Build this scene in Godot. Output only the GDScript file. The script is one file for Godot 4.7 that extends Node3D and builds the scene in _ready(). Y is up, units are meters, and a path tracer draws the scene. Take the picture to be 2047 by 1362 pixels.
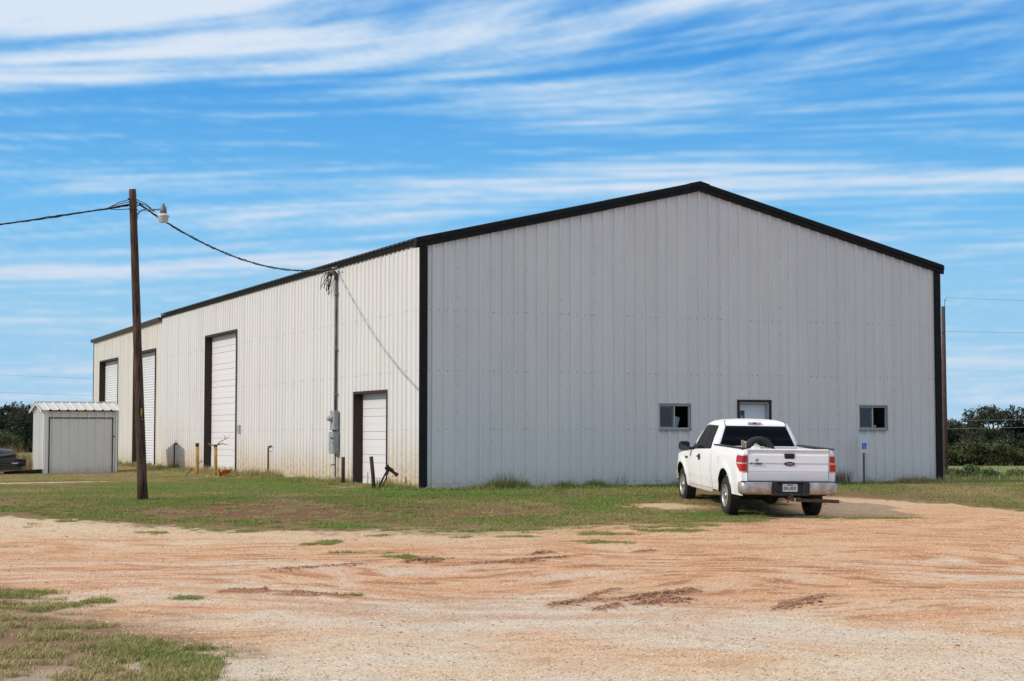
extends Node3D

const EYE := Vector3(-14.08, 1.366, 36.01)
const SUN_TRAVEL := Vector3(1.0, -0.65, 0.08)
const FT := 0.3048
const W := 15.24          # width of the gable wall
const LM := 27.46         # length of the main building
const EAVE := 5.87
const PEAK := 7.65
var rng := RandomNumberGenerator.new()
var mats := {}
var used_names := {}
var n_big := FastNoiseLite.new()
var n_mid := FastNoiseLite.new()
var n_fine := FastNoiseLite.new()
var n_warp := FastNoiseLite.new()

# ------------------------------------------------------------------ mesh building
class Geo:
	var st := SurfaceTool.new()
	var col := Color.WHITE
	var count := 0
	func _init(smooth := false) -> void:
		st.begin(Mesh.PRIMITIVE_TRIANGLES)
		st.set_smooth_group(0 if smooth else -1)
	func vert(p: Vector3, uv: Vector2, c: Color) -> void:
		st.set_color(c)
		st.set_uv(uv)
		st.add_vertex(p)
	func tri(a: Vector3, b: Vector3, c: Vector3, out: Vector3, ua := Vector2.ZERO, ub := Vector2.ZERO, uc := Vector2.ZERO) -> void:
		if (a - c).cross(a - b).dot(out) < 0.0:
			vert(a, ua, col); vert(c, uc, col); vert(b, ub, col)
		else:
			vert(a, ua, col); vert(b, ub, col); vert(c, uc, col)
		count += 1
	func quad(a: Vector3, b: Vector3, c: Vector3, d: Vector3, out: Vector3, ua := Vector2.ZERO, ub := Vector2.ZERO, uc := Vector2.ZERO, ud := Vector2.ZERO) -> void:
		tri(a, b, c, out, ua, ub, uc)
		tri(a, c, d, out, ua, uc, ud)
	func grid(p: Array, out: Vector3, from_point := false, shade = null) -> void:
		for i in p.size() - 1:
			for j in p[i].size() - 1:
				var a: Vector3 = p[i][j]
				var b: Vector3 = p[i + 1][j]
				var c: Vector3 = p[i + 1][j + 1]
				var d: Vector3 = p[i][j + 1]
				var o := out
				if from_point:
					o = (a + b + c + d) / 4.0 - out
				if shade != null:
					col = shade.call((a + b + c + d) / 4.0)
				quad(a, b, c, d, o)
	func box(center: Vector3, size: Vector3, bev := 0.0, basis := Basis.IDENTITY) -> void:
		var h := size / 2.0
		var bv := minf(bev, minf(h.x, minf(h.y, h.z)) * 0.9)
		var pt := func(s: Vector3, axis: int) -> Vector3:
			var q := Vector3(s.x * (h.x - bv), s.y * (h.y - bv), s.z * (h.z - bv))
			q[axis] = s[axis] * h[axis]
			return center + basis * q
		for ax in 3:
			var b := (ax + 1) % 3
			var c := (ax + 2) % 3
			for s in [-1.0, 1.0]:
				var cs: Array[Vector3] = []
				for e in [[-1.0, -1.0], [1.0, -1.0], [1.0, 1.0], [-1.0, 1.0]]:
					var v := Vector3.ZERO
					v[ax] = s; v[b] = e[0]; v[c] = e[1]
					cs.append(pt.call(v, ax))
				var o := Vector3.ZERO
				o[ax] = s
				quad(cs[0], cs[1], cs[2], cs[3], basis * o, Vector2(0, 0), Vector2(1, 0), Vector2(1, 1), Vector2(0, 1))
		if bv <= 0.0:
			return
		for ax in 3:
			var b := (ax + 1) % 3
			var c := (ax + 2) % 3
			for sb in [-1.0, 1.0]:
				for sc in [-1.0, 1.0]:
					var lo := Vector3.ZERO
					lo[ax] = -1.0; lo[b] = sb; lo[c] = sc
					var hi := lo
					hi[ax] = 1.0
					var o := Vector3.ZERO
					o[b] = sb; o[c] = sc
					quad(pt.call(lo, b), pt.call(hi, b), pt.call(hi, c), pt.call(lo, c), basis * o)
		for sx in [-1.0, 1.0]:
			for sy in [-1.0, 1.0]:
				for sz in [-1.0, 1.0]:
					var s := Vector3(sx, sy, sz)
					tri(pt.call(s, 0), pt.call(s, 1), pt.call(s, 2), basis * s)
	func tube(pts: Array, radius, seg := 8, caps := true) -> void:
		var rings: Array = []
		var prev := Vector3.ZERO
		for i in pts.size():
			var p: Vector3 = pts[i]
			var t: Vector3 = (pts[mini(i + 1, pts.size() - 1)] - pts[maxi(i - 1, 0)])
			t = t.normalized()
			var side := prev
			if i == 0:
				side = t.cross(Vector3.UP)
				if side.length() < 0.05:
					side = t.cross(Vector3.RIGHT)
			side = (side - t * side.dot(t)).normalized()
			prev = side
			var up := side.cross(t)
			var r: float = radius[i] if radius is Array else radius
			var ring: Array = []
			for k in seg + 1:
				var a := TAU * (k % seg) / seg
				ring.append(p + (side * cos(a) + up * sin(a)) * r)
			rings.append(ring)
		for i in rings.size() - 1:
			for k in seg:
				var mid: Vector3 = (pts[i] + pts[i + 1]) / 2.0
				var cc: Vector3 = (rings[i][k] + rings[i + 1][k + 1]) / 2.0
				var v0 := float(i) / (rings.size() - 1)
				var v1 := float(i + 1) / (rings.size() - 1)
				quad(rings[i][k], rings[i + 1][k], rings[i + 1][k + 1], rings[i][k + 1], cc - mid, Vector2(float(k) / seg, v0), Vector2(float(k) / seg, v1), Vector2(float(k + 1) / seg, v1), Vector2(float(k + 1) / seg, v0))
		if caps:
			for e in [0, rings.size() - 1]:
				var o: Vector3 = pts[0] - pts[1] if e == 0 else pts[e] - pts[e - 1]
				for k in seg:
					tri(pts[e], rings[e][k], rings[e][k + 1], o)
	func lathe(profile: Array, seg: int, xf := Transform3D.IDENTITY) -> void:
		for i in profile.size() - 1:
			var a: Vector2 = profile[i]
			var b: Vector2 = profile[i + 1]
			var d := b - a
			for k in seg:
				var t0 := TAU * k / seg
				var t1 := TAU * ((k + 1) % seg) / seg
				var tm := TAU * (k + 0.5) / seg
				var o := Vector3(cos(tm) * d.y, -d.x, sin(tm) * d.y)
				var p := [Vector3(a.x * cos(t0), a.y, a.x * sin(t0)), Vector3(b.x * cos(t0), b.y, b.x * sin(t0)), Vector3(b.x * cos(t1), b.y, b.x * sin(t1)), Vector3(a.x * cos(t1), a.y, a.x * sin(t1))]
				if b.x < 1e-5:
					tri(xf * p[0], xf * p[1], xf * p[3], xf.basis * o)
				elif a.x < 1e-5:
					tri(xf * p[0], xf * p[1], xf * p[2], xf.basis * o)
				else:
					quad(xf * p[0], xf * p[1], xf * p[2], xf * p[3], xf.basis * o)
	# an outline in the x-y plane of xf, extruded by depth towards +z
	func prism(outline: Array, depth: float, xf := Transform3D.IDENTITY) -> void:
		var pk := PackedVector2Array(outline)
		var ids := Geometry2D.triangulate_polygon(pk)
		var fz := xf.basis * Vector3(0, 0, 1)
		for i in range(0, ids.size(), 3):
			for z in [0.0, depth]:
				tri(xf * Vector3(pk[ids[i]].x, pk[ids[i]].y, z), xf * Vector3(pk[ids[i + 1]].x, pk[ids[i + 1]].y, z), xf * Vector3(pk[ids[i + 2]].x, pk[ids[i + 2]].y, z), fz if z > 0.0 else -fz, pk[ids[i]], pk[ids[i + 1]], pk[ids[i + 2]])
		var turn := 0.0
		for i in pk.size():
			var a := pk[i]
			var b := pk[(i + 1) % pk.size()]
			turn += a.cross(b)
		for i in pk.size():
			var a := pk[i]
			var b := pk[(i + 1) % pk.size()]
			var d := (b - a) * signf(turn)
			quad(xf * Vector3(a.x, a.y, 0), xf * Vector3(b.x, b.y, 0), xf * Vector3(b.x, b.y, depth), xf * Vector3(a.x, a.y, depth), xf.basis * Vector3(d.y, -d.x, 0))
	func mesh() -> ArrayMesh:
		st.generate_normals()
		return st.commit()

func numbered(called: String) -> String:
	if not used_names.has(called):
		used_names[called] = 0
		return called
	used_names[called] += 1
	return "%s_%03d" % [called, used_names[called]]

func tag(o: Node3D, label: String, category: String, group := "", kind := "") -> Node3D:
	if label: o.set_meta("label", label)
	if category: o.set_meta("category", category)
	if group: o.set_meta("group", group)
	if kind: o.set_meta("kind", kind)
	return o

func thing(called: String, label: String, category: String, at := Vector3.ZERO, turn := 0.0, group := "") -> Node3D:
	var o := Node3D.new()
	o.name = numbered(called)
	add_child(o)
	o.position = at
	o.rotation.y = turn
	return tag(o, label, category, group)

func put(called: String, mesh: Mesh, m: Material, parent: Node3D = null, label := "") -> MeshInstance3D:
	var o := MeshInstance3D.new()
	if parent == null:
		o.name = numbered(called)
	else:
		var taken := {}
		for c in parent.get_children():
			taken[String(c.name)] = true
		var k := 0
		var nm := called
		while taken.has(nm):
			k += 1
			nm = "%s_%03d" % [called, k]
		o.name = nm
	o.mesh = mesh
	o.material_override = m
	(self if parent == null else parent).add_child(o, true)
	if label: o.set_meta("label", label)
	return o

func obj(called: String, g: Geo, m: Material, parent: Node3D = null, label := "") -> MeshInstance3D:
	return put(called, g.mesh(), m, parent, label)

func struct(called: String, g: Geo, m: Material) -> MeshInstance3D:
	var o := obj(called, g, m)
	o.set_meta("kind", "structure")
	return o

func lin(r: float, g: float, b: float) -> Color:
	return Color(r, g, b).linear_to_srgb()

# colour given as a linear, real-world base colour
func mat(key: String, r: float, g: float, b: float, rough := 0.7, metal := 0.0) -> StandardMaterial3D:
	if not mats.has(key):
		var m := StandardMaterial3D.new()
		m.resource_name = key
		m.albedo_color = lin(r, g, b)
		m.roughness = rough
		m.metallic = metal
		mats[key] = m
	return mats[key]

func tinted(key: String, rough := 0.9) -> StandardMaterial3D:
	var m := mat(key, 1, 1, 1, rough)
	m.vertex_color_use_as_albedo = true
	return m

func mottled(key: String, a: Color, b: Color, freq: float, rough: float, scale := Vector3.ONE, metal := 0.0, bump := 0.0) -> StandardMaterial3D:
	if mats.has(key):
		return mats[key]
	var m := mat(key, 1, 1, 1, rough, metal)
	var n := FastNoiseLite.new()
	n.seed = key.hash() % 1000
	n.frequency = freq
	n.fractal_octaves = 5
	var size := 256
	var im := n.get_seamless_image(size, size)
	im.convert(Image.FORMAT_L8)
	var src := im.get_data()
	var px := PackedByteArray()
	px.resize(size * size * 3)
	for i in size * size:
		var t := smoothstep(0.25, 0.75, src[i] / 255.0)
		var c := a.lerp(b, t).linear_to_srgb()
		px[i * 3] = int(c.r * 255.0); px[i * 3 + 1] = int(c.g * 255.0); px[i * 3 + 2] = int(c.b * 255.0)
	m.albedo_texture = ImageTexture.create_from_image(Image.create_from_data(size, size, false, Image.FORMAT_RGB8, px))
	m.uv1_triplanar = true
	m.uv1_scale = scale
	if bump > 0.0:
		m.heightmap_enabled = true
		m.heightmap_texture = ImageTexture.create_from_image(im)
		m.heightmap_scale = bump
	return m

func multi(called: String, mesh: Mesh, m: Material, places: Array, colors: Array, parent: Node3D = null) -> MultiMeshInstance3D:
	var mm := MultiMesh.new()
	mm.transform_format = MultiMesh.TRANSFORM_3D
	mm.use_colors = true
	mm.mesh = mesh
	mm.instance_count = places.size()
	for i in places.size():
		mm.set_instance_transform(i, places[i])
		mm.set_instance_color(i, colors[i])
	var o := MultiMeshInstance3D.new()
	o.name = numbered(called) if parent == null else called
	o.multimesh = mm
	o.material_override = m
	(self if parent == null else parent).add_child(o, true)
	return o

# ------------------------------------------------------------------ the lie of the land
func ss(a: float, b: float, v: float) -> float:
	var t := clampf((v - a) / (b - a), 0.0, 1.0)
	return t * t * (3.0 - 2.0 * t)

func depth_of(x: float, z: float) -> float:      # metres away from the viewpoint's side of the yard
	return (x - EYE.x) * 0.415 - (z - EYE.z) * 0.910

func lat_of(x: float, z: float) -> float:        # metres across the yard
	return (x - EYE.x) * 0.910 + (z - EYE.z) * 0.415

func yard(lat: float, depth: float) -> Vector2:  # back to x, z
	return Vector2(EYE.x + lat * 0.910 + depth * 0.415, EYE.z + lat * 0.415 - depth * 0.910)

func land(x: float, z: float) -> float:
	var d := depth_of(x, z)
	return -0.30 * ss(0.5, 8.5, z) - 0.10 * ss(-0.6, -3.0, x) * ss(-8.0, -20.0, z) - 1.1 * ss(42.0, 85.0, d) * ss(4.0, 14.0, lat_of(x, z)) - 1.6 * ss(90.0, 260.0, d)

# ridges of churned soil: x, z, x, z, width, height
const RIDGES := [
	[-9.66, 19.32, -9.34, 19.46, 0.13, 0.10], [-9.34, 19.40, -9.05, 19.62, 0.12, 0.06], [-9.05, 19.62, -8.72, 20.24, 0.11, 0.07], [-9.25, 19.75, -8.95, 20.05, 0.10, 0.05],
	[-7.13, 21.84, -6.60, 21.52, 0.12, 0.08], [-6.60, 21.52, -6.11, 21.53, 0.12, 0.05], [-6.11, 21.53, -5.28, 21.19, 0.13, 0.09], [-6.41, 21.12, -5.80, 20.53, 0.08, 0.04], [-6.90, 22.28, -6.56, 21.94, 0.10, 0.05], [-6.30, 21.95, -5.70, 21.70, 0.12, 0.05],
	[-6.50, 16.12, -6.00, 16.02, 0.10, 0.06], [-5.85, 16.88, -4.90, 16.70, 0.10, 0.05], [-4.40, 15.66, -4.20, 15.58, 0.12, 0.08], [-2.95, 15.92, -2.70, 15.84, 0.12, 0.06], [-5.36, 22.89, -4.09, 21.90, 0.10, 0.03], [-5.20, 16.40, -3.90, 16.10, 0.08, 0.03], [-8.4, 16.6, -7.2, 16.2, 0.10, 0.03],
]

func ridge_at(x: float, z: float) -> float:
	if z < 15.0 or z > 23.2 or x < -10.2 or x > -2.2:
		return 0.0
	var h := 0.0
	var p := Vector2(x, z)
	for r in RIDGES:
		var a := Vector2(r[0], r[1])
		var b := Vector2(r[2], r[3])
		var q := Geometry2D.get_closest_point_to_segment(p, a, b)
		var d: float = p.distance_to(q) / r[4]
		if d < 3.0:
			h = maxf(h, exp(-d * d) * r[5] * 0.6)
	return h

func ground(x: float, z: float) -> float:
	return land(x, z)

const LAWN := [[-40.0, 30.5], [-9.3, 30.1], [-8.5, 29.3], [-7.4, 29.0], [-5.8, 28.5], [-4.7, 28.3], [-3.2, 27.6], [-1.8, 27.2], [-0.6, 26.9], [0.9, 27.4], [2.4, 28.6], [3.8, 29.7], [4.9, 31.0], [5.5, 33.0], [6.4, 36.5], [7.2, 37.6], [9.0, 38.0], [10.0, 37.7], [10.2, 35.8], [10.8, 34.7], [14.0, 33.5], [60.0, 25.0]]
const PATCH := [[-16.0, 18.2], [-5.5, 17.8], [-5.0, 17.3], [-4.2, 15.8], [-4.0, 14.7], [-3.4, 14.2], [-3.1, 13.5], [-2.7, 13.0], [-2.35, 12.5], [-2.2, 12.0], [-1.9, 11.5], [-1.75, 10.9], [-1.5, 9.0], [-16.0, 9.0]]
# single tufts on the gravel: x, z, half length, half depth
const TUFTS := [[-10.10, 19.55, 0.17, 0.22], [-11.04, 19.43, 0.12, 0.18], [-10.79, 11.38, 0.35, 0.5], [-10.55, 13.06, 0.25, 0.18], [-10.21, 12.82, 0.2, 0.15], [-10.33, 13.73, 0.2, 0.14], [-7.00, 8.31, 0.28, 0.3], [-6.6, 8.9, 0.25, 0.3], [-6.46, 12.19, 0.3, 0.28], [-6.11, 11.84, 0.2, 0.2], [-6.52, 14.40, 0.3, 0.2], [-6.34, 15.29, 0.22, 0.25], [-6.04, 15.62, 0.24, 0.3], [-2.52, 13.74, 0.5, 0.3], [0.90, 10.45, 0.6, 0.5], [-11.04, 23.39, 0.10, 0.1], [-11.32, 23.76, 0.12, 0.1], [5.6, 9.9, 0.9, 0.35], [4.9, 9.4, 0.5, 0.3], [-9.0, 19.7, 0.12, 0.12], [-8.6, 20.0, 0.14, 0.12], [-5.9, 21.3, 0.1, 0.08], [-4.0, 11.9, 0.3, 0.25], [-1.6, 11.9, 0.5, 0.3], [0.0, 11.6, 0.5, 0.35], [-4.9, 11.0, 0.35, 0.25], [-3.1, 12.2, 0.4, 0.25], [1.2, 9.3, 0.7, 0.4], [-8.2, 8.6, 0.25, 0.2], [2.6, 9.6, 0.6, 0.3]]

var patch_outline := PackedVector2Array(PATCH.map(func(q): return Vector2(q[0], q[1])))

# metres inside (+) or outside (-) the worn grass near the lane
func patch_in(lat: float, d: float) -> float:
	var p := Vector2(lat, d)
	var best := 99.0
	for i in PATCH.size() - 1:
		best = minf(best, p.distance_to(Geometry2D.get_closest_point_to_segment(p, Vector2(PATCH[i][0], PATCH[i][1]), Vector2(PATCH[i + 1][0], PATCH[i + 1][1]))))
	return best if Geometry2D.is_point_in_polygon(p, patch_outline) else -best

func lawn_edge(lat: float) -> float:
	for i in LAWN.size() - 1:
		if lat <= LAWN[i + 1][0]:
			return lerpf(LAWN[i][1], LAWN[i + 1][1], clampf((lat - LAWN[i][0]) / (LAWN[i + 1][0] - LAWN[i][0]), 0.0, 1.0))
	return 25.0

# x: how much grass grows here (0..1), y: how green it is (0 straw .. 1 green)
func growth(x: float, z: float) -> Vector2:
	var lat := lat_of(x, z)
	var d := depth_of(x, z)
	var a := n_mid.get_noise_2d(x * 1.0, z * 1.0)
	var b := n_fine.get_noise_2d(x, z)
	var cover := 0.0
	var green := 0.5
	if d > 24.0:
		var into := d - lawn_edge(lat)
		cover = smoothstep(-0.6, 2.0, into + a * 3.2 + b * 2.4)
		if into < 4.0:
			cover *= smoothstep(-0.30, 0.15, a * 1.0 + b * 1.0 + into * 0.14 - 0.22)
		if into < 6.0 and lat > -5.5:
			var m := n_fine.get_noise_2d(lat * 0.45, d * 1.1 + 30.0)
			cover *= smoothstep(-0.22, 0.16, m + into * 0.13 - 0.18)
		green = 0.38 + a * 0.9 + b * 0.35
		# bright strip along the side wall, browner earth in front of it
		green += 0.34 * ss(33.5, 36.0, d) * ss(4.5, 1.0, lat) * ss(-12.0, -8.0, lat)
		if d > 30.0 and d < 35.0 and lat > -8.0 and lat < 2.5:
			var soil: float = ss(30.0, 31.2, d) * ss(34.4, 33.5, d) * ss(-8.0, -5.5, lat) * ss(2.5, -0.5, lat)
			cover *= 1.0 - soil * clampf(0.62 - b * 2.4 - a * 0.8, 0.0, 0.97)
			green -= soil * 0.25
		# bare earth and gravel in front of the truck
		var bare := Vector2((x - 3.7) / 1.2, (z - 5.6) / 0.9).length() - b * 0.5 - a * 0.4
		cover *= smoothstep(0.75, 1.15, bare)
		# the worn path to the little shed
		var path: float = absf(d - (51.5 + lat * 0.1))
		if z < -8.0 and x < -3.2:
			var run: float = absf((z + 11.2) + (x + 6.0) * 0.28)
			cover *= smoothstep(0.55, 0.95, run + b * 0.3 + ss(-5.2, -3.6, x))
		if z < -11.0 and x < 0.0:
			green -= 0.35
	else:
		if d < 18.6 and lat < -1.0:
			var into := patch_in(lat, d) + a * 0.5 + b * 0.45
			if into > -0.3:
				var t := a * 0.45 + b * 1.1 + 0.12 * ss(17.0, 13.0, d)
				cover = smoothstep(-0.34, 0.26, t) * smoothstep(-0.3, 0.45, into)
				green = 0.30 + a * 0.8
	for q in TUFTS:
		var dx: float = x - q[0]
		var dz: float = z - q[1]
		if absf(dx) < 1.6 and absf(dz) < 1.2:
			var along := dx * 0.910 + dz * 0.415
			var back := dx * 0.415 - dz * 0.910
			var e: float = Vector2(along / q[2], back / q[3]).length() - b * 1.3 - a * 0.3
			if e < 1.25:
				cover = maxf(cover, smoothstep(1.25, 0.6, e) * 0.9)
				green = maxf(green, 0.55 + b * 0.4)
	return Vector2(clampf(cover, 0.0, 1.0), clampf(green, 0.0, 1.2))

func _ready() -> void:
	rng.seed = 20240
	n_big.seed = 3; n_big.frequency = 0.05; n_big.fractal_octaves = 3
	n_mid.seed = 8; n_mid.frequency = 0.28; n_mid.fractal_octaves = 3
	n_fine.seed = 21; n_fine.frequency = 1.6; n_fine.fractal_octaves = 3
	n_warp.seed = 5; n_warp.frequency = 0.12; n_warp.fractal_octaves = 2
	# ---- camera, sky, sun, exposure
	var cam := Camera3D.new()
	cam.name = "camera"
	add_child(cam)
	cam.position = EYE
	cam.rotation_order = EULER_ORDER_YXZ
	cam.rotation = Vector3(0.05618448, -0.4283993, -0.00010084)
	cam.fov = 23.4655
	cam.near = 0.1
	cam.far = 4000.0
	cam.current = true
	var env := Environment.new()
	env.background_mode = Environment.BG_SKY
	env.sky = Sky.new()
	var pano := PanoramaSkyMaterial.new()
	pano.panorama = ImageTexture.create_from_image(sky_image())
	env.sky.sky_material = pano
	env.background_energy_multiplier = 1.0
	env.tonemap_mode = Environment.TONE_MAPPER_LINEAR
	env.tonemap_exposure = 1.10
	env.sdfgi_enabled = true
	env.ssao_enabled = true
	env.ssil_enabled = true
	var we := WorldEnvironment.new()
	we.name = "world_environment"
	we.environment = env
	add_child(we)
	var sun := DirectionalLight3D.new()
	sun.name = "sun"
	sun.light_energy = 0.76
	sun.light_color = Color(1.0, 0.955, 0.90)
	sun.light_angular_distance = 0.5
	sun.shadow_enabled = true
	add_child(sun)
	sun.look_at_from_position(Vector3.ZERO, SUN_TRAVEL, Vector3.UP)
	# ---- the setting
	build_ground()
	build_main_building()
	build_annex()
	build_shed()
	build_trees()
	# ---- things
	build_pole()
	build_service()
	build_truck()
	build_wall_things()
	build_sign()
	build_far_things()
	# ---- small growth
	build_grass()
	build_gravel()

# Thin streaks of high cloud over a blue sky, looked up as a flat sheet far overhead.
func sky_image() -> Image:
	var wide := 4096
	var tall := 2048
	var im := Image.create(wide, tall, false, Image.FORMAT_RGB8)
	im.fill(Color(0.62, 0.60, 0.55))
	var px := im.get_data()
	var na := FastNoiseLite.new()
	na.seed = 77; na.frequency = 0.16; na.fractal_octaves = 4; na.fractal_gain = 0.55
	var nb := FastNoiseLite.new()
	nb.seed = 12; nb.frequency = 0.8; nb.fractal_octaves = 5; nb.fractal_gain = 0.6
	var nc := FastNoiseLite.new()
	nc.seed = 31; nc.frequency = 0.09; nc.fractal_octaves = 2
	var stops := [[0.0, Color8(178, 207, 230)], [1.4, Color8(166, 206, 234)], [4.6, Color8(150, 202, 236)], [7.7, Color8(118, 188, 238)], [10.4, Color8(98, 172, 232)], [12.0, Color8(84, 162, 229)], [14.3, Color8(62, 144, 222)], [30.0, Color8(52, 122, 204)], [90.0, Color8(30, 84, 168)]]
	var to_sun := -SUN_TRAVEL.normalized()
	var rows := func(chunk: int) -> PackedByteArray:
		var out := PackedByteArray()
		var lo := chunk * 64
		out.resize(64 * wide * 3)
		for r in 64:
			var row := lo + r
			var e := (0.5 - (row + 0.5) / tall) * PI
			var deg := rad_to_deg(e)
			var base: Color = stops[0][1]
			for k in stops.size() - 1:
				if deg >= stops[k][0]:
					base = stops[k][1].lerp(stops[k + 1][1], clampf((deg - stops[k][0]) / (stops[k + 1][0] - stops[k][0]), 0.0, 1.0))
			var t := cos(e) / (sin(e) + 0.035)
			var step := 1 if deg < 16.5 else 4
			var cloud := Color8(208, 216, 232).lerp(Color8(224, 229, 238), ss(4.0, 13.0, deg)).lerp(Color8(243, 245, 249), ss(14.0, 30.0, deg))
			var fade := ss(0.5, 5.0, deg)
			for c in range(0, wide, step):
				var az := (c + 0.5) / wide * TAU
				var x := sin(az) * t
				var y := cos(az) * t
				# streak axes: along 43 degrees west of north, across it
				var al := -0.755 * x + 0.656 * y
				var ac := 0.656 * x + 0.755 * y
				var w := nc.get_noise_2d(al * 1.6, ac * 1.6)
				ac += w * 0.9
				var big := na.get_noise_2d(al * 0.85 + 111.0, ac * 2.3 + 273.0)
				var fil := nb.get_noise_2d(al * 0.34 + w, ac * 2.3 - al * 0.08)
				var feather := nb.get_noise_2d(al * 1.2 + ac * 1.0 + 90.0, ac * 4.6 - al * 0.9 + w * 3.0)
				var hair := nb.get_noise_2d(al * 0.8 + 50.0 + w * 2.0, ac * 9.0 + al * 0.5)
				var v := 0.37 + 0.82 * ss(14.0, 34.0, deg) + big * 1.25 + fil * 0.75 + feather * 0.50 + hair * 0.34  # unseen cloud above the view thickened, added to brighten shaded walls
				var a := clampf(smoothstep(0.10, 1.28, v), 0.0, 1.0)
				a = maxf(a, 0.42 * smoothstep(0.0, 0.75, hair * 1.0 + feather * 0.7 + fil * 0.4 + 0.06))
				a = a * (0.66 + 0.24 * fade + 0.06 * ss(14.0, 30.0, deg))
				# the bright veil close round the sun
				var near_sun := acos(clampf(sin(e) * to_sun.y + cos(e) * (sin(az) * to_sun.x - cos(az) * to_sun.z), -1.0, 1.0))
				var glow := exp(-pow(near_sun / 0.36, 2.0))
				var q := (base * Color(0.95, 0.965, 0.97)).lerp(cloud, a).lerp(Color(1, 0.995, 0.97), glow)
				for s in step:
					var i := (r * wide + c + s) * 3
					out[i] = int(q.r * 255.0); out[i + 1] = int(q.g * 255.0); out[i + 2] = int(q.b * 255.0)
		return out
	var got: Array = []
	got.resize(17)
	var job := func(k: int) -> void: got[k] = rows.call(k)
	var id := WorkerThreadPool.add_group_task(job, 17, -1, true)
	WorkerThreadPool.wait_for_group_task_completion(id)
	var all := PackedByteArray()
	for k in 16:
		all.append_array(got[k])
	all.append_array(px.slice(all.size()))
	return Image.create_from_data(wide, tall, false, Image.FORMAT_RGB8, all)

# ------------------------------------------------------------------ ground
const YX0 := -16.0
const YX1 := 20.0
const YZ0 := -16.0
const YZ1 := 30.0

func axis_lines(lo: float, hi: float, fine: float, out_to: Array) -> PackedFloat32Array:
	var a: Array = []
	var p := lo
	while p <= hi + 0.001:
		a.append(p)
		p += fine
	if absf(a[-1] - hi) > 0.01:
		a.append(hi)
	else:
		a[-1] = hi
	for s in out_to:
		if s < lo: a.append(s)
		if s > hi: a.append(s)
	a.sort()
	return PackedFloat32Array(a)

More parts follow.
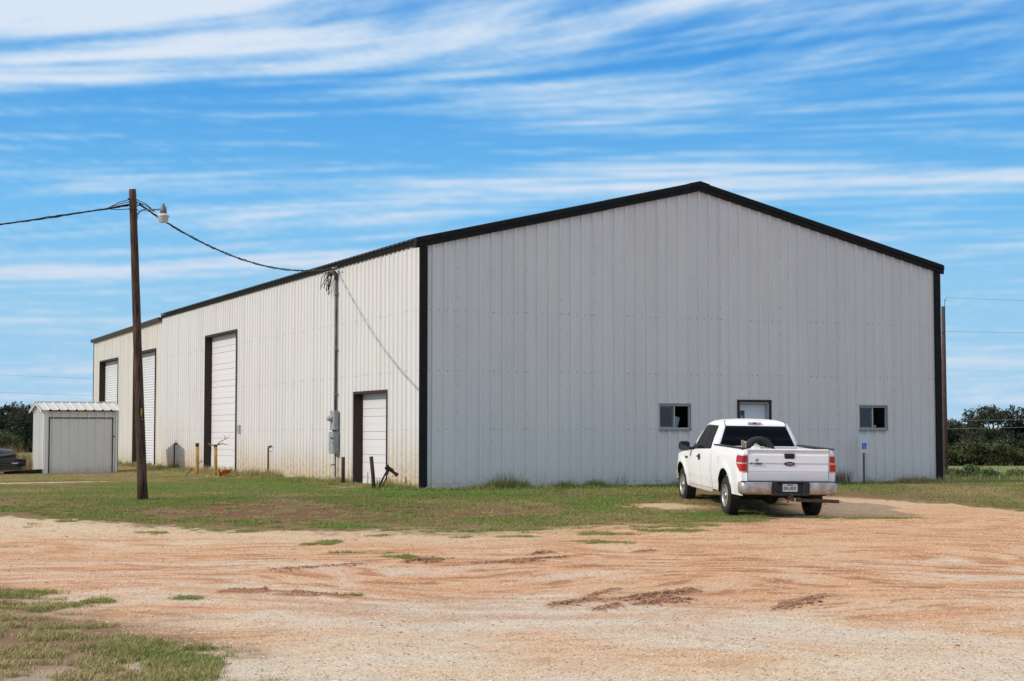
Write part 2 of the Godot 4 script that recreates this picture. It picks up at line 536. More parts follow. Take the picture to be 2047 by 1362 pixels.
func build_ground() -> void:
	# grain of crushed limestone and clay, one tile 1.5 m wide
	var size := 1024
	var cell := FastNoiseLite.new()
	cell.seed = 4; cell.noise_type = FastNoiseLite.TYPE_CELLULAR
	cell.cellular_return_type = FastNoiseLite.RETURN_CELL_VALUE
	cell.frequency = 0.075
	var dist := cell.duplicate()
	dist.cellular_return_type = FastNoiseLite.RETURN_DISTANCE2_SUB
	var grit := FastNoiseLite.new()
	grit.seed = 9; grit.frequency = 0.12; grit.fractal_octaves = 4
	var ia := cell.get_seamless_image(size, size)
	var ib: Image = dist.get_seamless_image(size, size)
	var ic := grit.get_seamless_image(size, size)
	for q in [ia, ib, ic]: q.convert(Image.FORMAT_L8)
	var da: PackedByteArray = ia.get_data()
	var db: PackedByteArray = ib.get_data()
	var dc: PackedByteArray = ic.get_data()
	var px := PackedByteArray()
	px.resize(size * size * 3)
	var hp := PackedByteArray()
	hp.resize(size * size)
	for i in size * size:
		var tone := da[i] / 255.0
		var edge := minf(db[i] / 90.0, 1.0)
		var g := dc[i] / 255.0
		var stone := smoothstep(0.45, 0.75, tone)
		var k := 0.88 + 0.42 * (g - 0.5) + 0.30 * (tone - 0.5) - (1.0 - edge) * 0.15 - (0.40 if tone < 0.15 else 0.0)
		var warm := (1.0 - stone) * 0.035
		px[i * 3] = clampi(int((k + warm) * 255.0), 0, 255)
		px[i * 3 + 1] = clampi(int(k * 255.0), 0, 255)
		px[i * 3 + 2] = clampi(int((k - warm * 1.3) * 255.0), 0, 255)
		hp[i] = clampi(int((g * 0.5 + stone * edge * 0.5) * 255.0), 0, 255)
	var bump := Image.create_from_data(size, size, false, Image.FORMAT_L8, hp)
	bump.convert(Image.FORMAT_RGBA8)
	bump.bump_map_to_normal_map(3.0)
	var grain := ImageTexture.create_from_image(Image.create_from_data(size, size, false, Image.FORMAT_RGB8, px))
	var relief := ImageTexture.create_from_image(bump)
	# what the yard is made of, place by place
	var wide := 1440
	var tall := 1536
	var streak := FastNoiseLite.new()
	streak.seed = 14; streak.frequency = 1.0; streak.fractal_octaves = 4; streak.fractal_gain = 0.55
	var blots := FastNoiseLite.new()
	blots.seed = 44; blots.frequency = 0.22; blots.fractal_octaves = 4
	var rows := func(chunk: int) -> PackedByteArray:
		var out := PackedByteArray()
		out.resize(64 * wide * 3)
		for r in 64:
			var z := YZ0 + (YZ1 - YZ0) * (chunk * 64 + r + 0.5) / tall
			for c in wide:
				var x := YX0 + (YX1 - YX0) * (c + 0.5) / wide
				var q := yard_color(x, z, streak, blots).linear_to_srgb()
				var i := (r * wide + c) * 3
				out[i] = int(q.r * 255.0); out[i + 1] = int(q.g * 255.0); out[i + 2] = int(q.b * 255.0)
		return out
	var got: Array = []
	got.resize(24)
	var job := func(k: int) -> void: got[k] = rows.call(k)
	WorkerThreadPool.wait_for_group_task_completion(WorkerThreadPool.add_group_task(job, 24, -1, true))
	var all := PackedByteArray()
	for k in 24: all.append_array(got[k])
	var yard_map := ImageTexture.create_from_image(Image.create_from_data(wide, tall, false, Image.FORMAT_RGB8, all))
	var my := mat("yard", 1, 1, 1, 0.95)
	my.albedo_texture = grain
	my.uv1_scale = Vector3(1.0 / 1.5, 1.0 / 1.5, 1)
	my.normal_enabled = true
	my.normal_texture = relief
	my.normal_scale = 1.5
	my.detail_enabled = true
	my.detail_blend_mode = BaseMaterial3D.BLEND_MODE_MUL
	my.detail_uv_layer = BaseMaterial3D.DETAIL_UV_2
	my.detail_albedo = yard_map
	my.metallic_specular = 0.2
	var mo := tinted("open_land", 0.95)
	mo.albedo_texture = grain
	mo.uv1_scale = Vector3(1.0 / 1.5, 1.0 / 1.5, 1)
	mo.metallic_specular = 0.2
	# one sheet: fine inside the yard, coarse out to the horizon
	var far := [-1800, -900, -500, -300, -220, -160, -120, -90, -70, -55, -45, -38, -32, -27, -23, -20, -18, 22, 24, 27, 31, 36, 42, 50, 60, 75, 95, 125, 170, 230, 320, 500, 900, 1800]
	var xs := axis_lines(YX0, YX1, 0.15, far)
	var zs := axis_lines(YZ0, YZ1, 0.12, far.map(func(v): return v if v < 0 else v + 10))
	var arrays: Array = []
	for pass_ in 2:
		var st := SurfaceTool.new()
		st.begin(Mesh.PRIMITIVE_TRIANGLES)
		var ids := {}
		var nx := xs.size()
		for i in nx - 1:
			for j in zs.size() - 1:
				var mx := (xs[i] + xs[i + 1]) / 2.0
				var mz := (zs[j] + zs[j + 1]) / 2.0
				var inside := mx > YX0 and mx < YX1 and mz > YZ0 and mz < YZ1
				if inside != (pass_ == 0):
					continue
				var k: Array[int] = []
				for e in [[i, j], [i + 1, j], [i + 1, j + 1], [i, j + 1]]:
					var key: int = e[0] * 4096 + e[1]
					if not ids.has(key):
						var x := xs[e[0]]
						var z := zs[e[1]]
						var y := land(x, z) + ridge_at(x, z)
						if pass_ == 0:
							y += n_mid.get_noise_2d(x * 1.3 + 40.0, z * 1.3) * 0.018 * ss(1.0, 5.0, z)
						st.set_uv(Vector2(x, z))
						st.set_uv2(Vector2((x - YX0) / (YX1 - YX0), (z - YZ0) / (YZ1 - YZ0)))
						st.set_color(open_color(x, z))
						st.add_vertex(Vector3(x, y, z))
						ids[key] = ids.size()
					k.append(ids[key])
				for v in [k[0], k[1], k[2], k[0], k[2], k[3]]:
					st.add_index(v)
		st.generate_normals()
		arrays.append(st)
	var mesh: ArrayMesh = arrays[0].commit()
	mesh = arrays[1].commit(mesh)
	mesh.surface_set_material(0, my)
	mesh.surface_set_material(1, mo)
	var o := MeshInstance3D.new()
	o.name = "ground"
	o.mesh = mesh
	o.set_meta("kind", "structure")
	add_child(o)

const EARTH := Color(0.34, 0.245, 0.13)

func open_color(x: float, z: float) -> Color:
	var d := depth_of(x, z)
	var n := n_big.get_noise_2d(x * 0.6, z * 0.6)
	var c := EARTH.lerp(Color(0.30, 0.36, 0.13), ss(62.0, 80.0, d))
	c = c.lerp(Color(0.20, 0.19, 0.08), clampf(n * 1.4, 0.0, 0.7))
	return c

func yard_color(x: float, z: float, streak: FastNoiseLite, blots: FastNoiseLite) -> Color:
	var lat := lat_of(x, z)
	var d := depth_of(x, z)
	# tyre-drawn streaks run across the yard, bending slightly
	var bend := n_warp.get_noise_2d(x, z) * 1.6
	var s := streak.get_noise_2d(lat * 0.42 + bend * 0.5, d * 1.15 + lat * 0.16 + bend * 1.4)
	var s2 := streak.get_noise_2d(lat * 1.1 + 70.0, d * 2.8 - lat * 0.25 + bend * 2.6)
	var b := blots.get_noise_2d(x, z)
	var f := n_fine.get_noise_2d(x * 2.2, z * 2.2)
	var white := Color(0.95, 0.85, 0.73)
	var tan := Color(0.96, 0.74, 0.51)
	var pink := Color(0.95, 0.57, 0.345)
	var red := Color(0.66, 0.33, 0.18)
	var clay := Color(0.36, 0.19, 0.11)
	# whitest closest to the lane, redder in the middle, pale again at the lawn
	var mid := ss(11.8, 18.6, d + b * 4.5 + lat * 0.12) * ss(29.5, 22.0, d - 9.0 * ss(-1.0, 4.0, lat) + b * 4.0)
	var c := white.lerp(tan, clampf(0.30 + b * 0.9 + s * 0.5 + ss(0.0, 4.5, lat) * 0.2, 0.0, 1.0))
	if d > 22.0:
		c = Color(0.98, 0.80, 0.59).lerp(Color(0.96, 0.68, 0.46), ss(-2.0, 5.0, lat)).lerp(tan, clampf(0.4 + b, 0.0, 1.0))
	c = c.lerp(pink, clampf(mid * (0.85 + s * 1.1 + b * 0.5), 0.0, 1.0))
	var rich := ss(18.0, 19.5, d) * ss(24.0, 21.5, d) * ss(-6.5, -2.5, lat)
	c = c.lerp(red, clampf((mid * 0.35 + rich * 0.35) * smoothstep(-0.05, 0.5, s + s2 * 0.7) * 1.5, 0.0, 0.85))
	c = c.lerp(clay, clampf(mid * smoothstep(0.26, 0.50, s2 + b * 0.5 + f * 0.15) * 0.5, 0.0, 0.6))
	# tyre scuffs near the right
	var arc := Vector2(lat - 3.2, (d - 14.6) * 0.9).length()
	if arc < 2.3 and arc > 1.2 and lat < 3.3:
		c = c.lerp(red, 0.35 * clampf(sin(arc * 26.0) * 0.5 + 0.2 + f, 0.0, 1.0) * ss(1.2, 1.5, arc) * ss(2.3, 2.0, arc))
	# churned soil
	var rg := ridge_at(x, z)
	c = c.lerp(clay.lerp(red, clampf(0.3 + f, 0.0, 1.0)), clampf(rg * 22.0 + (0.35 * smoothstep(0.008, 0.03, rg)), 0.0, 0.95))
	c = c.lerp(red, 0.5 * ss(2.2, 0.4, Vector2((lat + 0.5) / 1.6, (d - 15.7) / 1.2).length()) * clampf(0.5 + s, 0.0, 1.0))
	# earth below the grass
	if d > 24.0:
		var into := d - lawn_edge(lat) + b * 1.8 + f * 0.7
		var earth := EARTH
		var soil: float = ss(30.0, 31.2, d) * ss(34.6, 33.5, d) * ss(-8.0, -5.5, lat) * ss(3.5, 0.0, lat)
		earth = earth.lerp(Color(0.29, 0.165, 0.10), soil * 0.9)
		var bare := Vector2((x - 3.7) / 1.3, (z - 5.6) / 1.0).length() - f * 0.5 - b * 0.5
		earth = Color(0.85, 0.66, 0.46).lerp(earth, smoothstep(0.7, 1.2, bare))
		if z < -8.0 and x < -3.0:
			var run := absf((z + 11.2) + (x + 6.0) * 0.28)
			earth = earth.lerp(Color(0.86, 0.74, 0.60), ss(0.75, 0.45, run + f * 0.15) * ss(-3.4, -5.0, x))
		# gravel still shows through close to the edge
		c = c.lerp(earth, smoothstep(-0.2, 0.5 + 2.2 * ss(-3.0, 2.0, lat) * ss(9.0, 5.5, lat), into))
	elif d < 18.6 and lat < -0.5:
		var gr := growth(x, z)
		var into := patch_in(lat, d) + b * 0.9 + f * 0.35
		if into > -0.5:
			c = c.lerp(Color(0.38, 0.25, 0.16).lerp(Color(0.22, 0.155, 0.085), clampf(gr.x * 0.9 + f * 0.7, 0.0, 1.0)), clampf(0.85 + b * 0.6, 0.0, 1.0) * smoothstep(-0.5, 0.6, into))
	var away := minf(minf(x - YX0, YX1 - x), minf(z - YZ0, YZ1 - z))
	if d > 24.0:
		c = EARTH.lerp(c, ss(0.0, 1.5, away))
	c = c * Color(0.93 + f * 0.12, 0.93 + f * 0.12, 0.925 + f * 0.11)
	return Color(clampf(c.r, 0.0, 1.0), clampf(c.g, 0.0, 1.0), clampf(c.b, 0.0, 1.0))

# ------------------------------------------------------------------ grass and gravel
func tuft_mesh(blades: int, seed_: int, spread: float, tall: float, wide: float, lean: float) -> ArrayMesh:
	var r := RandomNumberGenerator.new()
	r.seed = seed_
	var g := Geo.new(true)
	for i in blades:
		var a := r.randf() * TAU
		var root := Vector3(cos(a), 0, sin(a)) * spread * sqrt(r.randf())
		var b := r.randf() * TAU
		var dir := Vector3(cos(b), 0, sin(b))
		var side := Vector3(-dir.z, 0, dir.x) * wide * r.randf_range(0.7, 1.2)
		var h := tall * r.randf_range(0.55, 1.1)
		var mid := root + dir * lean * h * 0.35 + Vector3(0, h * 0.6, 0)
		var tip := root + dir * lean * h * r.randf_range(0.7, 1.3) + Vector3(0, h * r.randf_range(0.75, 1.0), 0)
		var shade := r.randf_range(0.8, 1.15)
		g.col = Color(shade, shade, shade * 0.95)
		g.quad(root - side, root + side, mid + side * 0.7, mid - side * 0.7, dir)
		g.tri(mid - side * 0.7, mid + side * 0.7, tip, dir)
	return g.mesh()

func grass_color(green: float, r: RandomNumberGenerator) -> Color:
	var straw := Color(0.52, 0.41, 0.21)
	var olive := Color(0.32, 0.315, 0.11)
	var fresh := Color(0.25, 0.355, 0.09)
	var t := clampf(green + r.randf_range(-0.28, 0.28), 0.0, 1.0)
	var c := straw.lerp(olive, t * 2.0) if t < 0.5 else olive.lerp(fresh, t * 2.0 - 1.0)
	var k := r.randf_range(0.8, 1.2)
	return Color(c.r * k, c.g * k, c.b * k)

func in_building(x: float, z: float) -> bool:
	return x > -0.02 and x < W + 0.02 and z < 0.02 and z > -42.0

func build_grass() -> void:
	var gm := tinted("grass_blades", 0.8)
	gm.backlight_enabled = true
	gm.backlight = Color(0.6, 0.6, 0.6)
	gm.metallic_specular = 0.25
	var r := RandomNumberGenerator.new()
	r.seed = 99
	var kinds := [tuft_mesh(11, 1, 0.055, 0.046, 0.0032, 0.8), tuft_mesh(10, 2, 0.065, 0.032, 0.0036, 1.2), tuft_mesh(12, 3, 0.065, 0.060, 0.0032, 0.6)]

	var places: Array = [[], [], []]
	var colors: Array = [[], [], []]
	# [lat from, lat to, depth from, depth to, tries]
	var zones := [[-13.0, 11.0, 24.0, 31.0, 80000], [-14.0, 13.0, 31.0, 38.0, 140000], [-15.0, 4.0, 38.0, 48.0, 80000], [-20.0, 3.0, 48.0, 62.0, 50000], [6.0, 20.0, 36.0, 50.0, 36000], [-7.0, -0.8, 10.0, 18.6, 60000], [-5.0, 5.0, 18.6, 24.0, 18000]]
	for q in zones:
		for i in q[4]:
			var p := yard(r.randf_range(q[0], q[1]), r.randf_range(q[2], q[3]))
			if in_building(p.x, p.y):
				continue
			var gr := growth(p.x, p.y)
			if r.randf() > gr.x * gr.x:
				continue
			var k := r.randi() % 3
			var s := r.randf_range(0.6, 1.15) * (1.05 if q[3] < 19.0 else 1.0) * (0.55 + 0.45 * gr.x)
			var near_wall: bool = (p.x < 0.0 and p.x > -0.8 and p.y < 0.3) or (p.y > 0.0 and p.y < 0.6 and p.x > 0.0 and p.x < W)
			if near_wall: s *= 1.9
			if p.x < -2.5 and p.y < -5.0 and p.y > -10.4: s *= 0.5
			var bas := Basis(Vector3.UP, r.randf() * TAU).scaled(Vector3(s * 1.2, s, s * 1.2))
			places[k].append(Transform3D(bas, Vector3(p.x, land(p.x, p.y) - 0.004, p.y)))
			colors[k].append(grass_color(gr.y, r))
	for k in 3:
		var o := multi(["lawn_grass", "short_grass", "clumped_grass"][k], kinds[k], gm, places[k], colors[k])
		tag(o, ["green and straw coloured grass of the lawn before the metal building", "short matted grass between the gravel yard and the building", "coarse clumps of grass scattered over the lawn and gravel edge"][k], "grass", "", "stuff")
	# taller weeds along the foot of the walls and round the posts
	var weed := [tuft_mesh(16, 11, 0.09, 0.30, 0.004, 0.45), tuft_mesh(14, 12, 0.12, 0.20, 0.005, 0.8)]
	var wp: Array = [[], []]
	var wc: Array = [[], []]
	for i in 5200:
		var x := 0.0
		var z := 0.0
		var strong := 1.0
		var green := 0.5
		if i < 3000:
			z = -r.randf() * 40.0
			x = -0.06 - absf(r.randfn(0.0, 0.22))
			strong = 0.55 + 0.9 * n_mid.get_noise_2d(z * 1.5, 3.0)
			if z > -2.2 or (z > -6.0 and z < -4.0): strong += 0.2
			if z > -22.0 and z < -11.0: strong += 0.25; green = 0.2
			if z > -4.6 and z < -2.3: strong *= 0.3
		else:
			x = r.randf() * W
			z = 0.06 + absf(r.randfn(0.0, 0.15))
			strong = 0.45 + 0.9 * n_mid.get_noise_2d(x * 1.7, 9.0)
			green = 0.6
			if x > 1.6 and x < 2.8: strong += 0.4
			if x > 12.0: green = 0.25
		if r.randf() > strong:
			continue
		var k := r.randi() % 2
		var s := r.randf_range(0.4, 1.0) * clampf(strong + 0.3, 0.4, 1.25)
		wp[k].append(Transform3D(Basis(Vector3.UP, r.randf() * TAU).scaled(Vector3(s, s, s)), Vector3(x, land(x, z) - 0.01, z)))
		wc[k].append(grass_color(green, r))
	for k in 2:
		var o := multi(["wall_weeds", "low_weeds"][k], weed[k], gm, wp[k], wc[k])
		tag(o, ["tall thin weeds growing along the foot of the metal walls", "leaning low weeds crowding the base of the metal walls"][k], "weeds", "", "stuff")

func pebble_mesh(seed_: int) -> ArrayMesh:
	var r := RandomNumberGenerator.new()
	r.seed = seed_
	var g := Geo.new()
	var top := Vector3(r.randf_range(-0.1, 0.1), 0.42, r.randf_range(-0.1, 0.1))
	var ring: Array = []
	var low: Array = []
	for k in 5:
		var a := TAU * k / 5.0 + r.randf_range(-0.3, 0.3)
		var d := r.randf_range(0.38, 0.6)
		ring.append(Vector3(cos(a) * d, r.randf_range(0.1, 0.28), sin(a) * d))
		low.append(Vector3(cos(a) * d * 0.85, -0.2, sin(a) * d * 0.85))
	for k in 5:
		var n := (k + 1) % 5
		g.tri(top, ring[k], ring[n], (ring[k] + ring[n]) / 2.0 + Vector3(0, 0.6, 0))
		g.quad(ring[k], ring[n], low[n], low[k], (ring[k] + ring[n]) * Vector3(1, 0, 1))
	return g.mesh()

func build_gravel() -> void:
	var m := tinted("loose_stone", 0.9)
	var r := RandomNumberGenerator.new()
	r.seed = 5
	for kind in 2:
		var places: Array = []
		var colors: Array = []
		for i: int in (70000 if kind == 0 else 26000):
			var u := r.randf()
			var d := 10.0 + 24.0 * pow(u, 1.7)
			var half := d * 0.34 + 0.5
			var p := yard(r.randf_range(-half, half), d)
			if p.y < 1.5: continue
			var gr := growth(p.x, p.y)
			if r.randf() < gr.x * 1.3: continue
			if d > lawn_edge(lat_of(p.x, p.y)) + 0.3 and r.randf() < 0.95: continue
			if d < 18.6 and Geometry2D.is_point_in_polygon(Vector2(lat_of(p.x, p.y), d), patch_outline) and r.randf() < 0.9: continue
			var s := 0.006 + 0.012 * pow(r.randf(), 3.0) + (0.016 if r.randf() < 0.003 else 0.0)
			s *= 0.8 + d / 40.0
			var b := Basis(Vector3.UP, r.randf() * TAU).scaled(Vector3(s * r.randf_range(0.8, 1.3), s * r.randf_range(0.6, 1.0), s))
			places.append(Transform3D(b, Vector3(p.x, land(p.x, p.y) + ridge_at(p.x, p.y) + n_mid.get_noise_2d(p.x * 1.3 + 40.0, p.y * 1.3) * 0.018 * ss(1.0, 5.0, p.y), p.y)))
			var t := r.randf()
			var c := Color(0.78, 0.66, 0.51).lerp(Color(0.74, 0.46, 0.29), r.randf() * ss(12.0, 18.0, d))
			if t < 0.34: c = Color(0.36, 0.20, 0.12).lerp(Color(0.55, 0.33, 0.2), r.randf())
			elif t > 0.93: c = Color(0.82, 0.74, 0.62)
			var k := r.randf_range(0.8, 1.1)
			colors.append(Color(c.r * k, c.g * k, c.b * k))
		var o := multi("gravel", pebble_mesh(kind + 1), m, places, colors)
		tag(o, ["loose pale crushed limestone lying over the yard", "scattered tan gravel chips lying over the yard"][kind], "gravel", "", "stuff")
	# clods of churned soil along the ridges
	var places: Array = []
	var colors: Array = []
	for q in RIDGES:
		var a := Vector2(q[0], q[1])
		var b := Vector2(q[2], q[3])
		for i in int(a.distance_to(b) * 260.0):
			var p := a.lerp(b, r.randf()) + Vector2(r.randfn(0, q[4] * 0.75), r.randfn(0, q[4] * 0.75))
			var s: float = (0.014 + 0.050 * pow(r.randf(), 3.5)) * (0.6 + q[5] * 6.0)
			var bas := Basis(Vector3(r.randfn(0, 0.3), 1, r.randfn(0, 0.3)).normalized(), r.randf() * TAU).scaled(Vector3(s * r.randf_range(0.8, 1.5), s * r.randf_range(0.5, 1.0), s))
			places.append(Transform3D(bas, Vector3(p.x, land(p.x, p.y) + ridge_at(p.x, p.y) - 0.004, p.y)))
			var c := Color(0.24, 0.12, 0.07).lerp(Color(0.46, 0.25, 0.15), r.randf())
			colors.append(c)
	tag(multi("soil_clods", pebble_mesh(9), m, places, colors), "reddish brown clods of churned soil in low ridges across the yard", "soil", "", "stuff")

# ------------------------------------------------------------------ ribbed metal buildings
var rib_height := 0.043

func rib(u: float) -> float:
	var f := fposmod(u + 0.0001, FT)
	var e := minf(f, FT - f)
	if e < 0.046:
		return rib_height * clampf((0.046 - e) / 0.024, 0.0, 1.0)
	var k := minf(absf(f - 0.108), absf(f - 0.197))
	return 0.004 * clampf((0.014 - k) / 0.006, 0.0, 1.0)

const RIB_STOPS := [0.0, 0.022, 0.046, 0.094, 0.102, 0.114, 0.122, 0.183, 0.191, 0.203, 0.211, 0.2588, 0.2828]

# openings: [u from, u to, y from, y to]
func ribbed_wall(parent: Node3D, at: Vector3, along: Vector3, out: Vector3, length: float, top: Callable, openings: Array, m: Material, tall: float, low := 0.03) -> void:
	var wide := 3.0 * FT
	var count := int(ceil(length / wide - 0.02))
	for i in count:
		var u0 := i * wide
		var u1 := minf((i + 1) * wide, length) if i < count - 1 else length
		var us: Array = [u0, u1]
		for k in 5:
			for s in RIB_STOPS:
				var u: float = u0 + k * FT + s
				if u > u0 + 0.001 and u < u1 - 0.001: us.append(u)
		for q in openings:
			for u in [q[0], q[1]]:
				if u > u0 + 0.001 and u < u1 - 0.001: us.append(u)
		us.sort()
		var g := Geo.new()
		var tone := 1.0 + 0.035 * sin(i * 2.3 + length) * cos(i * 1.1)
		g.col = Color(tone, tone, tone * (1.0 + 0.012 * sin(i * 1.7)))
		var upper: Geo = null
		for q in openings:
			if q[0] <= u0 + 0.002 and q[1] >= u1 - 0.002 and q[2] > low:
				upper = Geo.new()
				upper.col = g.col
		var proud := 0.003 * (i % 2)
		for k in us.size() - 1:
			var ua: float = us[k]
			var ub: float = us[k + 1]
			if ub - ua < 0.0005: continue
			var mid := (ua + ub) / 2.0
			var spans: Array = [[low, 99.0]]
			for q in openings:
				if mid > q[0] and mid < q[1]:
					var next: Array = []
					for sp in spans:
						if q[2] > sp[0]: next.append([sp[0], minf(q[2], sp[1])])
						if q[3] < sp[1]: next.append([maxf(q[3], sp[0]), sp[1]])
					spans = next
			for sp in spans:
				var ta: float = minf(sp[1], top.call(ua))
				var tb: float = minf(sp[1], top.call(ub))
				var pa := at + along * ua + out * (rib(ua) + proud)
				var pb := at + along * ub + out * (rib(ub) + proud)
				var into := upper if upper != null and sp[0] > low + 0.01 else g
				into.quad(pa + Vector3(0, sp[0], 0), pb + Vector3(0, sp[0], 0), pb + Vector3(0, tb, 0), pa + Vector3(0, ta, 0), out, Vector2(ua / length, 1.0 - sp[0] / tall), Vector2(ub / length, 1.0 - sp[0] / tall), Vector2(ub / length, 1.0 - tb / tall), Vector2(ua / length, 1.0 - ta / tall))
		obj("wall_panel", g, m, parent)
		if upper != null: obj("wall_panel", upper, m, parent)

func screws(parent: Node3D, at: Vector3, along: Vector3, out: Vector3, length: float, rows: Array, top: Callable, openings: Array, seams: bool) -> void:
	var g := Geo.new()
	var r := RandomNumberGenerator.new()
	r.seed = 17
	var add := func(u: float, y: float) -> void:
		for q in openings:
			if u > q[0] - 0.03 and u < q[1] + 0.03 and y > q[2] - 0.03 and y < q[3] + 0.03: return
		if y > top.call(u) - 0.12: return
		var c := at + along * u + Vector3(0, y, 0) + out * (rib(u) + 0.009)
		var s := 0.013
		var ring: Array = []
		for k in 6:
			ring.append(c - out * 0.009 + along * cos(TAU * k / 6.0) * s + Vector3(0, sin(TAU * k / 6.0) * s, 0))
		for k in 6:
			g.tri(c, ring[k], ring[(k + 1) % 6], out)
	var n := int(length / FT)
	for y in rows:
		for k in range(0, n + 1, 3):
			for o in [0.0, 0.062, 0.235, 0.46, 0.68, 0.855]:
				var u: float = k * FT + o + r.randf_range(-0.012, 0.012)
				if u < length - 0.05: add.call(u, y + r.randf_range(-0.012, 0.012))
	if seams:
		for k in range(3, n, 3):
			var y := 0.45
			while y < 8.0:
				add.call(k * FT + r.randf_range(-0.004, 0.004), y + r.randf_range(-0.03, 0.03))
				y += 0.69
	var o := obj("panel_screws", g, mat("screw_heads", 0.10, 0.10, 0.10, 0.6), parent)
	o.set_meta("kind", "stuff")

func wall_paint(key: String, paint: Color, dirt: Color, reach: float, strength: float, wide: int, length: float, tall: float, seed_: int) -> StandardMaterial3D:
	var m := mat(key, paint.r, paint.g, paint.b, 0.5)
	m.vertex_color_use_as_albedo = true
	var hi := 384
	var n := FastNoiseLite.new()
	n.seed = seed_; n.frequency = 1.0; n.fractal_octaves = 4
	var px := PackedByteArray()
	px.resize(wide * hi * 3)
	var rel := Color(dirt.r / paint.r, dirt.g / paint.g, dirt.b / paint.b)
	for c in wide:
		var u := length * (c + 0.5) / wide
		var run := n.get_noise_2d(u * 3.3, 5.0) * 0.5 + n.get_noise_2d(u * 0.5, 80.0) * 0.9
		var fine := n.get_noise_2d(u * 14.0, 44.0)
		for r in hi:
			var y := tall * (1.0 - (r + 0.5) / hi)
			var k := 0.955 + 0.035 * n.get_noise_2d(u * 1.2, y * 0.4) + 0.03 * n.get_noise_2d(u * 5.0, y * 0.15 + 9.0) + 0.015 * fine + 0.02 * n.get_noise_2d(u * 9.0, y * 9.0)
			var q := Color(k, k, k)
			var depth := reach * (1.0 + run * 0.6 + fine * 0.25)
			var t := clampf(1.0 - y / maxf(depth, 0.05), 0.0, 1.0)
			var spots := clampf(0.75 + n.get_noise_2d(u * 6.0, y * 7.0) * 0.8, 0.2, 1.1)
			q = q.lerp(Color(rel.r * k, rel.g * k, rel.b * k), clampf(pow(t, 1.5) * strength * spots, 0.0, 0.95))
			# rust run from the odd screw
			if fine > 0.42 and y < 2.2:
				q = q.lerp(Color(rel.r, rel.g, rel.b), 0.12 * (1.0 - y / 2.2))
			q = q.linear_to_srgb()
			var i := (r * wide + c) * 3
			px[i] = clampi(int(q.r * 255.0), 0, 255); px[i + 1] = clampi(int(q.g * 255.0), 0, 255); px[i + 2] = clampi(int(q.b * 255.0), 0, 255)
	m.albedo_texture = ImageTexture.create_from_image(Image.create_from_data(wide, hi, false, Image.FORMAT_RGB8, px))
	m.metallic_specular = 0.45
	return m

# cross-section (across, up) swept in a straight line
func sweep(g: Geo, section: Array, from: Vector3, to: Vector3, across: Vector3, up := Vector3.UP) -> void:
	var mid := Vector2.ZERO
	for q in section: mid += q / section.size()
	for i in section.size():
		var a: Vector2 = section[i]
		var b: Vector2 = section[(i + 1) % section.size()]
		var o := across * ((a + b).x / 2.0 - mid.x) + up * ((a + b).y / 2.0 - mid.y)
		g.quad(from + across * a.x + up * a.y, from + across * b.x + up * b.y, to + across * b.x + up * b.y, to + across * a.x + up * a.y, o)
	var ids := Geometry2D.triangulate_polygon(PackedVector2Array(section))
	for e in [from, to]:
		var o: Vector3 = from - to if e == from else to - from
		for i in range(0, ids.size(), 3):
			var p: Array = []
			for k in 3:
				p.append(e + across * section[ids[i + k]].x + up * section[ids[i + k]].y)
			g.tri(p[0], p[1], p[2], o)

func opening_frame(parent: Node3D, u0: float, u1: float, y1: float, recess: float, m: Material) -> void:
	# jambs and head of an opening in the side wall, which faces west
	var zs := [-u0, -u1]
	for i in 2:
		var g := Geo.new()
		var inward := -1.0 if i == 0 else 1.0
		g.box(Vector3((recess - 0.05) / 2.0, y1 / 2.0 + 0.02, zs[i] + inward * 0.022), Vector3(recess + 0.05, y1 - 0.02, 0.044), 0.003)
		g.box(Vector3(-0.038, y1 / 2.0 + 0.02, zs[i] - inward * 0.012), Vector3(0.016, y1 + 0.03, 0.03), 0.002)
		obj("door_jamb", g, m, parent)
	var h := Geo.new()
	h.box(Vector3((recess - 0.05) / 2.0, y1 - 0.012, -(u0 + u1) / 2.0), Vector3(recess + 0.046, 0.04, u1 - u0 - 0.09), 0.003)
	h.box(Vector3(-0.038, y1 + 0.020, -(u0 + u1) / 2.0), Vector3(0.02, 0.03, u1 - u0 + 0.05), 0.002)
	obj("door_head", h, m, parent)

func sectional_door(parent: Node3D, u0: float, u1: float, y1: float, x: float, count: int, m: Material) -> void:
	var d := Node3D.new()
	d.name = "overhead_door"
	parent.add_child(d, true)
	d.position = Vector3(x, 0, 0)
	var tall := (y1 - 0.03) / count
	var section := PackedVector2Array()
	for k in [[0.0, 0.0], [0.008, 0.003], [0.32, 0.003], [0.326, 0.026], [0.342, 0.026], [0.345, 0.003], [0.66, 0.003], [0.668, 0.0], [0.982, 0.003], [1.0, 0.026]]:
		section.append(Vector2(k[0], k[1]))
	for i in count:
		var g := Geo.new()
		for k in section.size() - 1:
			var a := section[k]
			var b := section[k + 1]
			var ya := 0.015 + (i + a.x) * tall
			var yb := 0.015 + (i + b.x) * tall - (0.004 if k == section.size() - 2 else 0.0)
			g.quad(Vector3(a.y, ya, -u0 - 0.045), Vector3(a.y, ya, -u1 + 0.045), Vector3(b.y, yb, -u1 + 0.045), Vector3(b.y, yb, -u0 - 0.045), Vector3(-1, 0, 0))
		g.box(Vector3(0.035, 0.015 + (i + 0.5) * tall, -(u0 + u1) / 2.0), Vector3(0.02, tall * 0.97, u1 - u0 - 0.1))
		obj("door_panel", g, m, d)

